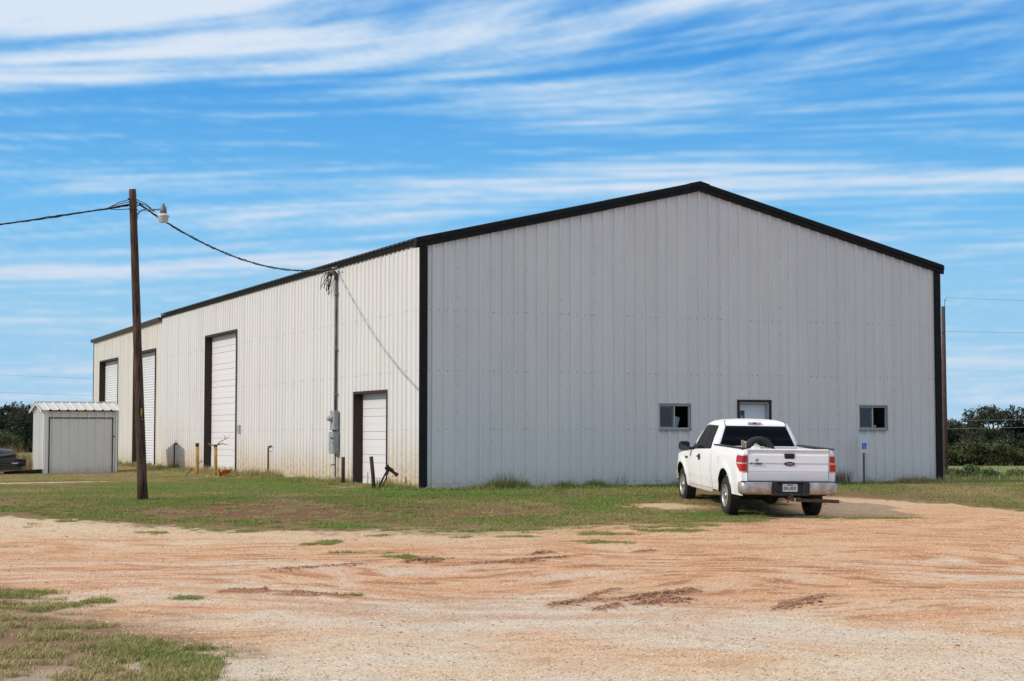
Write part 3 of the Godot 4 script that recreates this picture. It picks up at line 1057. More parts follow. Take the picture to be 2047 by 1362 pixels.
func rollup_door(parent: Node3D, u0: float, u1: float, y1: float, x: float, m: Material) -> void:
	var d := Node3D.new()
	d.name = "rollup_door"
	parent.add_child(d, true)
	d.position = Vector3(x, 0, 0)
	var n := int(y1 / 0.105)
	for part in 2:
		var g := Geo.new()
		for i: int in (range(0, n) if part == 0 else range(0, 1)):
			if part == 0:
				var y: float = 0.1 + i * (y1 - 0.13) / n
				var h := (y1 - 0.13) / n
				for k in [[0.0, 0.16, 0.028, 0.012], [0.16, 0.5, 0.012, 0.0], [0.5, 0.84, 0.0, 0.008], [0.84, 0.93, 0.008, 0.028], [0.93, 1.0, 0.028, 0.028]]:
					g.quad(Vector3(k[2], y + k[0] * h, -u0 - 0.045), Vector3(k[2], y + k[0] * h, -u1 + 0.045), Vector3(k[3], y + k[1] * h, -u1 + 0.045), Vector3(k[3], y + k[1] * h, -u0 - 0.045), Vector3(-1, 0, 0))
			else:
				g.box(Vector3(0.012, 0.055, -(u0 + u1) / 2.0), Vector3(0.04, 0.09, u1 - u0 - 0.1), 0.004)
		obj(["door_curtain", "bottom_bar"][part], g, m, d)

func build_main_building() -> void:
	var b := thing("metal_building", "large light grey ribbed metal building with black trim and gable end", "building")
	var paint := Color(0.745, 0.72, 0.685)
	var side := wall_paint("side_wall_paint", paint, Color(0.56, 0.36, 0.14), 1.25, 1.0, 1536, LM, 6.0, 3)
	var front := wall_paint("gable_shade_lift_paint", Color(0.80, 0.75, 0.69), Color(0.42, 0.33, 0.22), 0.5, 0.6, 1024, W, 8.0, 6)  # same wall paint, lightened and warmed here to lift the shaded gable
	var black := mottled("black_trim", Color(0.011, 0.010, 0.010), Color(0.017, 0.015, 0.014), 0.02, 0.6, Vector3(0.7, 0.7, 0.7))
	black.metallic_specular = 0.3
	var brown := mat("brown_steel", 0.030, 0.014, 0.010, 0.7)
	var white := mat("door_paint", 0.78, 0.75, 0.74, 0.45)
	var alum := mat("aluminium", 0.48, 0.48, 0.47, 0.45, 0.3)
	var top_side := func(_u: float) -> float: return EAVE - 0.02
	var slope := (PEAK - EAVE) / (W / 2.0)
	var top_front := func(u: float) -> float: return EAVE + slope * minf(u, W - u) - 0.02
	var doors := [[2.18, 4.70, 0.0, 2.40], [16.43, 20.61, 0.0, 4.72]]
	rib_height = 0.030
	ribbed_wall(b, Vector3.ZERO, Vector3(0, 0, -1), Vector3(-1, 0, 0), LM, top_side, doors, side, 6.0)
	rib_height = 0.043
	var holes := [[6.41, 7.32, 1.46, 2.07], [12.53, 13.44, 1.46, 2.07], [8.78, 9.71, 0.0, 2.16]]
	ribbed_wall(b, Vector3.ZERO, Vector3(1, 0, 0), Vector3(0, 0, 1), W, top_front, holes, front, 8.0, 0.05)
	screws(b, Vector3.ZERO, Vector3(1, 0, 0), Vector3(0, 0, 1), W, [0.16, 1.45, 2.84, 4.27], top_front, holes, true)
	screws(b, Vector3.ZERO, Vector3(0, 0, -1), Vector3(-1, 0, 0), LM, [0.16, 1.45, 2.84, 4.27], top_side, doors, false)
	# unseen sides, slab
	var g := Geo.new()
	g.box(Vector3(W - 0.06, EAVE / 2.0, -LM / 2.0), Vector3(0.12, EAVE - 0.02, LM - 0.02))
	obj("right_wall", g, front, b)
	g = Geo.new()
	g.prism([Vector2(0.05, 0.0), Vector2(W - 0.14, 0.0), Vector2(W - 0.14, EAVE), Vector2(W / 2.0, PEAK - 0.05), Vector2(0.05, EAVE)], 0.1, Transform3D(Basis.IDENTITY, Vector3(0, 0, -LM + 0.02)))
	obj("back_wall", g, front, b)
	g = Geo.new()
	g.box(Vector3(W / 2.0, -0.34, -LM / 2.0), Vector3(W - 0.02, 0.76, LM - 0.02), 0.01)
	obj("foundation", g, mottled("old_concrete", Color(0.20, 0.16, 0.12), Color(0.34, 0.29, 0.24), 0.03, 0.95, Vector3(0.5, 0.5, 0.5)), b)
	# roof sheets with their rib ends over the side wall
	var roof_m := mat("dark_roof", 0.060, 0.064, 0.058, 0.5)
	for half in 2:
		for i in 30:
			g = Geo.new()
			var z0 := 0.08 - i * 0.9144
			var z1 := maxf(z0 - 0.9144, -LM - 0.02)
			if z0 <= z1: break
			var us: Array = [0.0]
			for k in 3:
				for s in RIB_STOPS:
					if k * FT + s > 0.001 and k * FT + s < z0 - z1: us.append(k * FT + s)
			us.append(z0 - z1)
			for k in us.size() - 1:
				var pts: Array = []
				for e in [[us[k], 0], [us[k + 1], 0], [us[k + 1], 1], [us[k], 1]]:
					var x: float = -0.13 if e[1] == 0 else W / 2.0
					var y: float = EAVE + 0.085 + slope * x + rib(e[0]) * 1.2
					pts.append(Vector3(x if half == 0 else W - x, y, z0 - e[0]))
				g.quad(pts[0], pts[1], pts[2], pts[3], Vector3(0, 1, 0))
			obj("roof_panel", g, roof_m, b)
	for half in 2:
		g = Geo.new()
		var sx := -1.0 if half == 0 else 1.0
		var x0 := 0.0 if half == 0 else W
		sweep(g, [Vector2(0.0, -0.055), Vector2(0.06, -0.055), Vector2(0.065, -0.045), Vector2(0.10, 0.045), Vector2(0.0, 0.045)], Vector3(x0 + sx * 0.002, EAVE, 0.03), Vector3(x0 + sx * 0.002, EAVE, -LM), Vector3(sx, 0, 0))
		obj("eave_trim", g, black, b)
		# rake trim up the gable
		g = Geo.new()
		var k := slope
		var section := [Vector2(-0.10, 0.12), Vector2(0.075, 0.135), Vector2(0.105, 0.115), Vector2(0.105, 0.01), Vector2(0.085, -0.005), Vector2(0.085, -0.105), Vector2(0.05, -0.118), Vector2(-0.10, -0.09)]
		var xa := -0.15 if half == 0 else W + 0.15
		var xe := W / 2.0 + (-0.2 if half == 0 else 0.2)
		for part in 3:
			g = Geo.new()
			var x0r := lerpf(xa, xe, part / 3.0)
			var x1r := lerpf(xa, xe, (part + 1.02) / 3.0) if part < 2 else xe
			var y0r := EAVE + k * (x0r if half == 0 else W - x0r)
			var y1r := EAVE + k * (x1r if half == 0 else W - x1r)
			sweep(g, section, Vector3(x0r, y0r + 0.003 * part, 0.004 * (part % 2)), Vector3(x1r, y1r + 0.003 * part + [0.004, -0.005, 0.0][part], 0.004 * (part % 2)), Vector3(0, 0, 1))
			obj("rake_trim", g, black, b)
		g = Geo.new()
		var cx := 0.053 if half == 0 else W - 0.053
		g.box(Vector3(cx, (EAVE - 0.10) / 2.0 + 0.01, 0.028), Vector3(0.196, EAVE - 0.12, 0.066), 0.006)
		if half == 1:
			g.box(Vector3(W + 0.022, (EAVE - 0.10) / 2.0 + 0.01, -0.05), Vector3(0.05, EAVE - 0.13, 0.18), 0.006)
		obj("corner_trim", g, black, b)
	g = Geo.new()
	var px := W / 2.0
	for s in [-1.0, 1.0]:
		sweep(g, [Vector2(-0.10, 0.126), Vector2(0.08, 0.141), Vector2(0.111, 0.12), Vector2(0.111, 0.008), Vector2(0.091, -0.007), Vector2(0.091, -0.108), Vector2(-0.10, -0.09)], Vector3(px + s * 0.24, PEAK - slope * 0.24, 0), Vector3(px, PEAK, 0), Vector3(0, 0, 1))
	obj("peak_cap", g, black, b)
	g = Geo.new()
	for s in [-1.0, 1.0]:
		g.quad(Vector3(px, PEAK + 0.15, 0.1), Vector3(px, PEAK + 0.15, -LM), Vector3(px + s * 0.3, PEAK + 0.15 - 0.3 * slope, -LM), Vector3(px + s * 0.3, PEAK + 0.15 - 0.3 * slope, 0.1), Vector3(0, 1, 0))
	obj("ridge_cap", g, black, b)
	# doors in the side wall
	opening_frame(b, 2.18, 4.70, 2.40, 0.20, brown)
	sectional_door(b, 2.18, 4.70, 2.40, 0.20, 4, white)
	opening_frame(b, 16.43, 20.61, 4.72, 0.20, brown)
	sectional_door(b, 16.43, 20.61, 4.72, 0.20, 8, white)
	# windows
	var glass := StandardMaterial3D.new()
	glass.resource_name = "window_glass"
	glass.albedo_color = Color(0.20, 0.21, 0.22, 0.70)
	glass.transparency = BaseMaterial3D.TRANSPARENCY_ALPHA
	glass.roughness = 0.03
	for x0 in [6.41, 12.53]:
		var w := Node3D.new()
		w.name = "window"
		b.add_child(w, true)
		w.position = Vector3(x0, 1.46, 0)
		g = Geo.new()
		g.box(Vector3(0.455, 0.632, 0.022), Vector3(0.95, 0.03, 0.056), 0.004)
		g.box(Vector3(0.455, -0.022, 0.024), Vector3(0.97, 0.045, 0.064), 0.004)
		for x in [-0.011, 0.921]:
			g.box(Vector3(x, 0.305, 0.02), Vector3(0.022, 0.61, 0.05), 0.003)
		obj("window_surround", g, mat("weathered_zinc", 0.30, 0.28, 0.255, 0.6), w)
		g = Geo.new()
		for x in [0.018, 0.455, 0.892]:
			g.box(Vector3(x, 0.305, -0.01), Vector3(0.034, 0.6, 0.05), 0.003)
		for y in [0.018, 0.592]:
			g.box(Vector3(0.455, y, -0.012), Vector3(0.90, 0.032, 0.046), 0.003)
		obj("window_frame", g, alum, w)
		g = Geo.new()
		for x in [0.055, 0.415]:
			g.box(Vector3(x, 0.305, -0.03), Vector3(0.028, 0.54, 0.02), 0.002)
		for y in [0.048, 0.562]:
			g.box(Vector3(0.235, y, -0.03), Vector3(0.34, 0.026, 0.02), 0.002)
		obj("sash", g, mat("dull_sash", 0.22, 0.22, 0.22, 0.5, 0.3), w)
		g = Geo.new()
		g.box(Vector3(0.235, 0.305, -0.034), Vector3(0.34, 0.50, 0.004))
		obj("glass_pane", g, glass, w)
	# entry door
	var e := Node3D.new()
	e.name = "entry_door"
	b.add_child(e, true)
	e.position = Vector3(8.78, 0, 0)
	g = Geo.new()
	for x in [-0.02, 0.95]:
		g.box(Vector3(x, 1.10, 0.022), Vector3(0.055, 2.18, 0.058), 0.003)
	g.box(Vector3(0.465, 2.185, 0.024), Vector3(1.03, 0.06, 0.062), 0.003)
	obj("door_surround", g, brown, e)
	g = Geo.new()
	for x in [0.02, 0.91]:
		g.box(Vector3(x, 1.09, -0.08), Vector3(0.045, 2.14, 0.17), 0.003)
	g.box(Vector3(0.465, 2.135, -0.08), Vector3(0.845, 0.045, 0.17), 0.003)
	obj("door_frame", g, mat("door_frame_paint", 0.5, 0.5, 0.5, 0.5), e)
	g = Geo.new()
	g.box(Vector3(0.465, 1.06, -0.13), Vector3(0.84, 2.08, 0.045), 0.003)
	obj("door_leaf", g, mat("leaf_paint", 0.72, 0.73, 0.74, 0.4), e)
	g = Geo.new()
	g.box(Vector3(0.16, 1.63, -0.106), Vector3(0.17, 0.62, 0.008), 0.002)
	obj("narrow_pane", g, mat("dark_pane", 0.012, 0.014, 0.016, 0.06), e)
	g = Geo.new()
	g.box(Vector3(0.165, 1.74, -0.1005), Vector3(0.12, 0.19, 0.003))
	obj("notice", g, mat("notice_blue", 0.06, 0.16, 0.24, 0.6), e)
	g = Geo.new()
	g.prism([Vector2(0.13, 1.71), Vector2(0.17, 1.69), Vector2(0.2, 1.74), Vector2(0.185, 1.80), Vector2(0.14, 1.79)], 0.002, Transform3D(Basis.IDENTITY, Vector3(0, 0, -0.099)))
	obj("notice_emblem", g, mat("notice_yellow", 0.42, 0.36, 0.10, 0.6), e)
	g = Geo.new()
	g.lathe([Vector2(0.0, 0.0), Vector2(0.02, 0.0), Vector2(0.02, 0.03), Vector2(0.03, 0.045), Vector2(0.026, 0.065), Vector2(0.0, 0.07)], 12, Transform3D(Basis(Vector3.RIGHT, PI / 2.0), Vector3(0.80, 1.0, -0.108)))
	obj("door_knob", g, mat("knob", 0.4, 0.38, 0.33, 0.3, 0.9), e)

func build_annex() -> void:
	var b := thing("annex_building", "cream ribbed metal annex with two white roll up doors behind the shed", "building")
	var z1 := -41.9
	rib_height = 0.028
	var length := LM - 41.9
	length = 41.9 - LM
	var paint := Color(0.745, 0.705, 0.62)
	var side := wall_paint("annex_paint", paint, Color(0.44, 0.31, 0.15), 0.8, 0.8, 768, length, 6.0, 9)
	var top := func(u: float) -> float: return lerpf(5.74, 5.60, u / length)
	var doors := [[28.6 - LM, 32.83 - LM, 0.0, 4.67], [36.08 - LM, 40.35 - LM, 0.0, 4.62]]
	ribbed_wall(b, Vector3(0, 0, -LM - 0.003), Vector3(0, 0, -1), Vector3(-1, 0, 0), length, top, doors, side, 6.0, -0.02)
	var brown := mat("brown_steel", 0.030, 0.014, 0.010, 0.7)
	var white := mat("rollup_paint", 0.76, 0.75, 0.76, 0.45)
	for q in [[28.6, 32.83, 4.67], [36.08, 40.35, 4.62]]:
		opening_frame(b, q[0], q[1], q[2], 0.22, brown)
		rollup_door(b, q[0], q[1], q[2], 0.21, white)
	var g := Geo.new()
	g.box(Vector3(W / 2.0, 2.8, z1 + 0.05), Vector3(W - 0.02, 5.6, 0.1))
	obj("back_wall", g, side, b)
	g = Geo.new()
	g.box(Vector3(W - 0.06, 2.8, (z1 - LM) / 2.0), Vector3(0.12, 5.6, length - 0.2))
	obj("right_wall", g, side, b)
	g = Geo.new()
	g.box(Vector3(W / 2.0, -0.36, (z1 - LM) / 2.0), Vector3(W - 0.02, 0.7, length - 0.05), 0.01)
	obj("foundation", g, mats["old_concrete"], b)
	g = Geo.new()
	for s in 2:
		var xa := -0.16 if s == 0 else W + 0.16
		g.quad(Vector3(xa, 5.83, -LM - 0.03), Vector3(xa, 5.69, z1 - 0.1), Vector3(W / 2.0, 7.20, z1 - 0.1), Vector3(W / 2.0, 7.34, -LM - 0.03), Vector3(0, 1, 0))
	obj("roof", g, mats["dark_roof"], b)
	g = Geo.new()
	sweep(g, [Vector2(0.0, -0.03), Vector2(0.11, -0.02), Vector2(0.15, 0.08), Vector2(0.15, 0.11), Vector2(0.0, 0.11)], Vector3(-0.035, 5.74, -LM - 0.02), Vector3(-0.035, 5.60, z1 - 0.12), Vector3(-1, 0, 0))
	obj("gutter", g, mat("mauve_gutter", 0.06, 0.045, 0.045, 0.6), b)
	g = Geo.new()
	g.box(Vector3(0.0, 2.78, z1 - 0.02), Vector3(0.09, 5.55, 0.09), 0.006)
	obj("corner_trim", g, mat("grey_trim", 0.10, 0.10, 0.10, 0.5), b)

func build_shed() -> void:
	rib_height = 0.036
	var xa := -4.97
	var xb := -2.41
	var zf := -23.85
	var zb := -26.45
	var zr := -25.2
	var y0 := -0.11
	var b := thing("small_shed", "small off white ribbed metal shed with one wide grey door", "shed", Vector3(xa, y0, zf))
	var wide := xb - xa
	var deep := zf - zb
	var eave := 2.29
	var peak := 2.56
	var paint := wall_paint("shed_shade_lift_paint", Color(0.80, 0.745, 0.62), Color(0.45, 0.33, 0.18), 0.35, 0.6, 256, wide, 2.6, 12)  # lighter copy of the shed paint, brightening the shaded front
	var lit := wall_paint("shed_lit_side_paint", Color(0.68, 0.66, 0.61), Color(0.48, 0.32, 0.16), 0.22, 0.7, 256, deep, 2.6, 15)  # darker copy of the shed paint, toned for the sunlit side
	var zm := zf - zr
	var top_side := func(u: float) -> float: return lerpf(eave, peak, u / zm) if u < zm else lerpf(peak, eave, (u - zm) / (deep - zm))
	var flat_top := func(_u: float) -> float: return eave - 0.01
	var hole := [[0.16, 2.40, -0.1, 2.02]]
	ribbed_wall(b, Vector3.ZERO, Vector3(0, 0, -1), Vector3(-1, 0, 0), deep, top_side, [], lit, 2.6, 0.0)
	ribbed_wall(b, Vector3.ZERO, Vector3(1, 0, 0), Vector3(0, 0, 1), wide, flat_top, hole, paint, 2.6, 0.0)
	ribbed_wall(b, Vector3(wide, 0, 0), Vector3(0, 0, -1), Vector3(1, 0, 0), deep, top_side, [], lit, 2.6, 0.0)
	var g := Geo.new()
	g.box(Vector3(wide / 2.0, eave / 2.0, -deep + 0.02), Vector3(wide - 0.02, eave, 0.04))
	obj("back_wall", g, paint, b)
	# door
	g = Geo.new()
	var us: Array = [0.185, 2.375]
	for k in 9:
		for s in RIB_STOPS:
			var u: float = k * FT + s
			if u > 0.19 and u < 2.37: us.append(u)
	us.sort()
	for k in us.size() - 1:
		g.quad(Vector3(us[k], 0.03, rib(us[k]) * 0.6 - 0.012), Vector3(us[k + 1], 0.03, rib(us[k + 1]) * 0.6 - 0.012), Vector3(us[k + 1], 1.985, rib(us[k + 1]) * 0.6 - 0.012), Vector3(us[k], 1.985, rib(us[k]) * 0.6 - 0.012), Vector3(0, 0, 1), Vector2(us[k] / wide, 1.0), Vector2(us[k + 1] / wide, 1.0), Vector2(us[k + 1] / wide, 0.2), Vector2(us[k] / wide, 0.2))
	g.box(Vector3(1.28, 1.0, -0.05), Vector3(2.18, 1.94, 0.02))
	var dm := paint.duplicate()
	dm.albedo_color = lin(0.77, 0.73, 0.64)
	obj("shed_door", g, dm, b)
	g = Geo.new()
	for x in [0.165, 2.395]:
		g.box(Vector3(x, 0.99, -0.004), Vector3(0.034, 2.0, 0.05), 0.003)
	g.box(Vector3(1.28, 2.008, -0.004), Vector3(2.27, 0.034, 0.05), 0.003)
	obj("door_frame", g, mat("dark_gap", 0.02, 0.017, 0.015, 0.8), b)
	g = Geo.new()
	g.box(Vector3(2.43, 1.34, 0.045), Vector3(0.12, 0.03, 0.02), 0.004)
	g.box(Vector3(2.39, 1.36, 0.05), Vector3(0.03, 0.09, 0.03), 0.004)
	obj("door_latch", g, mat("rusty_steel", 0.10, 0.045, 0.025, 0.9), b)
	g = Geo.new()
	g.box(Vector3(0.06, eave / 2.0, 0.03), Vector3(0.13, eave - 0.02, 0.05), 0.006)
	g.box(Vector3(wide - 0.04, eave / 2.0, 0.03), Vector3(0.07, eave - 0.02, 0.045), 0.006)
	g.box(Vector3(-0.022, eave / 2.0, -0.04), Vector3(0.05, eave - 0.02, 0.14), 0.006)
	obj("corner_trim", g, mat("shed_trim", 0.76, 0.735, 0.67, 0.5), b)
	g = Geo.new()
	g.box(Vector3(wide / 2.0, eave - 0.02, 0.03), Vector3(wide - 0.25, 0.06, 0.06), 0.004)
	obj("eave_rail", g, mats["dark_gap"], b)
	# roof sheets
	var white := mat("shed_roof_paint", 0.58, 0.555, 0.51, 0.7)
	var sl := (peak - eave) / zm
	for half in 2:
		for i in 3:
			g = Geo.new()
			var x0 := -0.14 + i * 0.9144
			var x1 := x0 + 0.9144
			if i == 2: x1 = wide + 0.19
			us = [0.0, x1 - x0]
			for k in 4:
				for s in RIB_STOPS:
					var u: float = k * FT + s
					if u > 0.001 and u < x1 - x0 - 0.001: us.append(u)
			us.sort()
			for k in us.size() - 1:
				var p: Array = []
				for e in [[us[k], 0], [us[k + 1], 0], [us[k + 1], 1], [us[k], 1]]:
					var run: float = zm + 0.16 if e[1] == 0 else 0.0
					p.append(Vector3(x0 + e[0], peak + 0.02 - sl * run + rib(e[0]) * 0.85, -zm + (run if half == 0 else -run)))
				g.quad(p[0], p[1], p[2], p[3], Vector3(0, 1, 0))
			obj("roof_panel", g, white, b)
	g = Geo.new()
	for s in [-1.0, 1.0]:
		sweep(g, [Vector2(-0.01, -0.075), Vector2(0.01, -0.075), Vector2(0.012, 0.01), Vector2(-0.012, 0.01)], Vector3(-0.13, peak + 0.0 - sl * (zm + 0.15), -zm + s * (zm + 0.15)), Vector3(-0.13, peak + 0.0, -zm), Vector3(1, 0, 0))
	g.box(Vector3(wide / 2.0 + 0.03, peak + 0.045, -zm), Vector3(wide + 0.32, 0.02, 0.16), 0.006)
	obj("roof_trim", g, white, b)

# ------------------------------------------------------------------ pole, wires, service equipment
func bark_material(key: String, a: Color, b: Color) -> StandardMaterial3D:
	return mottled(key, a, b, 0.02, 0.95, Vector3(6.0, 0.35, 6.0), 0.0, 1.2)

func sagging(a: Vector3, b: Vector3, sag: float, n: int) -> Array:
	var out: Array = []
	for i in n + 1:
		var t := float(i) / n
		out.append(a.lerp(b, t) - Vector3(0, sag * 4.0 * t * (1.0 - t), 0))
	return out

func twisted(parent: Node3D, pts: Array, turns: float, gap: float, radius: float, m: Material) -> void:
	for k in 3:
		var g := Geo.new(true)
		var line: Array = []
		for i in pts.size():
			var t: Vector3 = (pts[mini(i + 1, pts.size() - 1)] - pts[maxi(i - 1, 0)]).normalized()
			var s := t.cross(Vector3.UP).normalized()
			var u := s.cross(t)
			var a := TAU * (float(k) / 3.0 + turns * i / (pts.size() - 1)) + 0.8 * sin(i * 0.37)
			var spread := gap * (1.0 + 0.5 * sin(i * 0.9 + k))
			line.append(pts[i] + (s * cos(a) + u * sin(a)) * spread)
		g.tube(line, radius, 5)
		obj("conductor", g, m, parent)

func build_pole() -> void:
	var base := Vector3(-6.91, -0.05, 1.98)
	var top := Vector3(-7.19, 6.42, 1.92)
	var p := thing("utility_pole", "dark brown wooden utility pole standing on the lawn, leaning slightly left", "utility pole", base)
	var g := Geo.new(true)
	var pts: Array = []
	var rad: Array = []
	for i in 15:
		var t := i / 14.0
		pts.append((top - base) * t + Vector3(n_fine.get_noise_2d(i * 3.0, 1.0), 0, n_fine.get_noise_2d(i * 3.0, 9.0)) * 0.006)
		rad.append(lerpf(0.104, 0.074, t) * (1.0 + 0.02 * n_fine.get_noise_2d(i * 5.0, 4.0)) + (0.012 if i == 0 else 0.0))
	g.tube(pts, rad, 20)
	obj("wooden_shaft", g, bark_material("creosote_wood", Color(0.018, 0.008, 0.005), Color(0.125, 0.068, 0.040)), p)
	var at := func(t: float) -> Vector3: return (top - base) * t
	var metal := mat("galvanised", 0.28, 0.28, 0.28, 0.5, 0.6)
	g = Geo.new()
	g.box(at.call(0.283) + Vector3(0.005, 0, 0.092), Vector3(0.042, 0.17, 0.006), 0.001, Basis(Vector3.UP, -0.15))
	obj("number_tag", g, mat("yellow_tag", 0.55, 0.40, 0.05, 0.5), p)
	g = Geo.new()
	for q in [[0.262, 0.02, 0.094], [0.137, 0.08, 0.062]]:
		g.lathe([Vector2(0, 0), Vector2(0.014, 0), Vector2(0.014, 0.008), Vector2(0, 0.012)], 8, Transform3D(Basis(Vector3.RIGHT, PI / 2.0), at.call(q[0]) + Vector3(q[1], 0, q[2])))
	obj("bolt_head", g, metal, p)
	g = Geo.new()
	for y in [0.935, 0.948, 0.958, 0.968]:
		var c: Vector3 = at.call(y)
		g.box(c + Vector3(0.0, 0, 0.0), Vector3(0.24, 0.022, 0.022), 0.004, Basis(Vector3.UP, 0.4))
	obj("wire_bracket", g, mat("rusty_dark", 0.05, 0.035, 0.03, 0.8), p)
	# the yard light on its short arm
	var l := thing("yard_light", "grey yard light with white glass refractor on the pole's short arm", "street lamp", Vector3(-6.57, 5.90, 2.05))
	g = Geo.new(true)
	var arm: Array = []
	var a0 := Vector3(-0.53, -0.10, -0.10)
	for q in [a0, a0 + Vector3(0.012, 0.09, 0.004), a0 + Vector3(0.05, 0.16, 0.015), a0 + Vector3(0.12, 0.195, 0.03), a0 + Vector3(0.25, 0.205, 0.055), Vector3(-0.06, 0.12, -0.01), Vector3(0, 0.12, 0)]:
		arm.append(q)
	g.tube(arm, 0.018, 8)
	obj("lamp_arm", g, metal, l)
	g = Geo.new()
	g.box(a0 + Vector3(-0.015, -0.03, -0.004), Vector3(0.03, 0.24, 0.06), 0.004)
	obj("arm_plate", g, metal, l)
	g = Geo.new(true)
	g.lathe([Vector2(0.0, 0.03), Vector2(0.072, 0.03), Vector2(0.068, 0.10), Vector2(0.06, 0.17), Vector2(0.052, 0.185), Vector2(0.03, 0.19), Vector2(0, 0.19)], 18)
	obj("lamp_housing", g, mat("lamp_grey", 0.17, 0.18, 0.18, 0.5, 0.3), l)
	g = Geo.new(true)
	g.lathe([Vector2(0.0, 0.19), Vector2(0.028, 0.19), Vector2(0.028, 0.235), Vector2(0.02, 0.25), Vector2(0.0, 0.252)], 14)
	obj("photocell", g, mat("photocell_blue", 0.22, 0.26, 0.32, 0.4), l)
	g = Geo.new(true)
	g.lathe([Vector2(0.125, -0.022), Vector2(0.122, -0.008), Vector2(0.085, 0.03), Vector2(0.0, 0.034)], 20)
	obj("reflector_cap", g, mat("pale_cap", 0.55, 0.54, 0.52, 0.4), l)
	var rf := mat("refractor", 0.62, 0.60, 0.56, 0.35)
	rf.backlight_enabled = true
	rf.backlight = Color(0.7, 0.7, 0.68)
	g = Geo.new()
	var prof: Array = [Vector2(0.0, -0.158)]
	for i in 9:
		prof.append(Vector2(lerpf(0.086, 0.119, i / 8.0) + (0.002 if i % 2 else 0.0), lerpf(-0.155, -0.022, i / 8.0)))
	g.lathe(prof, 24)
	obj("refractor", g, rf, l)
	# overhead cables
	var cable := mat("black_cable", 0.012, 0.012, 0.013, 0.5)
	var c := thing("service_cable", "twisted black cable sagging from the pole's lamp side to the building eave", "cable")
	var pole_r := Vector3(-7.04, 6.13, 1.90)
	var wall := Vector3(-0.20, 5.78, -6.05)
	twisted(c, sagging(pole_r, wall, 0.50, 90), 15.0, 0.014, 0.0105, cable)
	for q in [0.03, -0.03, 0.07]:
		g = Geo.new(true)
		g.tube([pole_r + Vector3(-0.08, q + 0.02, 0.0), pole_r + Vector3(0.16, q * 0.9 - 0.03, -0.15), pole_r + Vector3(0.42, -0.08, -0.46)], 0.009, 5)
		obj("tail_wire", g, cable, c)
	var d := thing("line_cable", "twisted black cable running left from the pole out of the picture", "cable")
	var pole_l := Vector3(-7.26, 6.09, 1.90)
	var far := Vector3(-36.0, 6.1, -9.5)
	twisted(d, sagging(pole_l, far, 1.35, 150), 42.0, 0.014, 0.0115, cable)
	var dir := (far - pole_l).normalized()
	for q in [0.10, 0.05, 0.0, -0.11]:
		g = Geo.new(true)
		g.tube([pole_l + Vector3(0.06, q + 0.03, 0.06), pole_l + dir * 0.22 + Vector3(0, q * 0.7 - 0.02, 0), pole_l + dir * 0.45 + Vector3(0, -0.08, 0)], 0.009, 5)
		obj("tail_wire", g, cable, d)

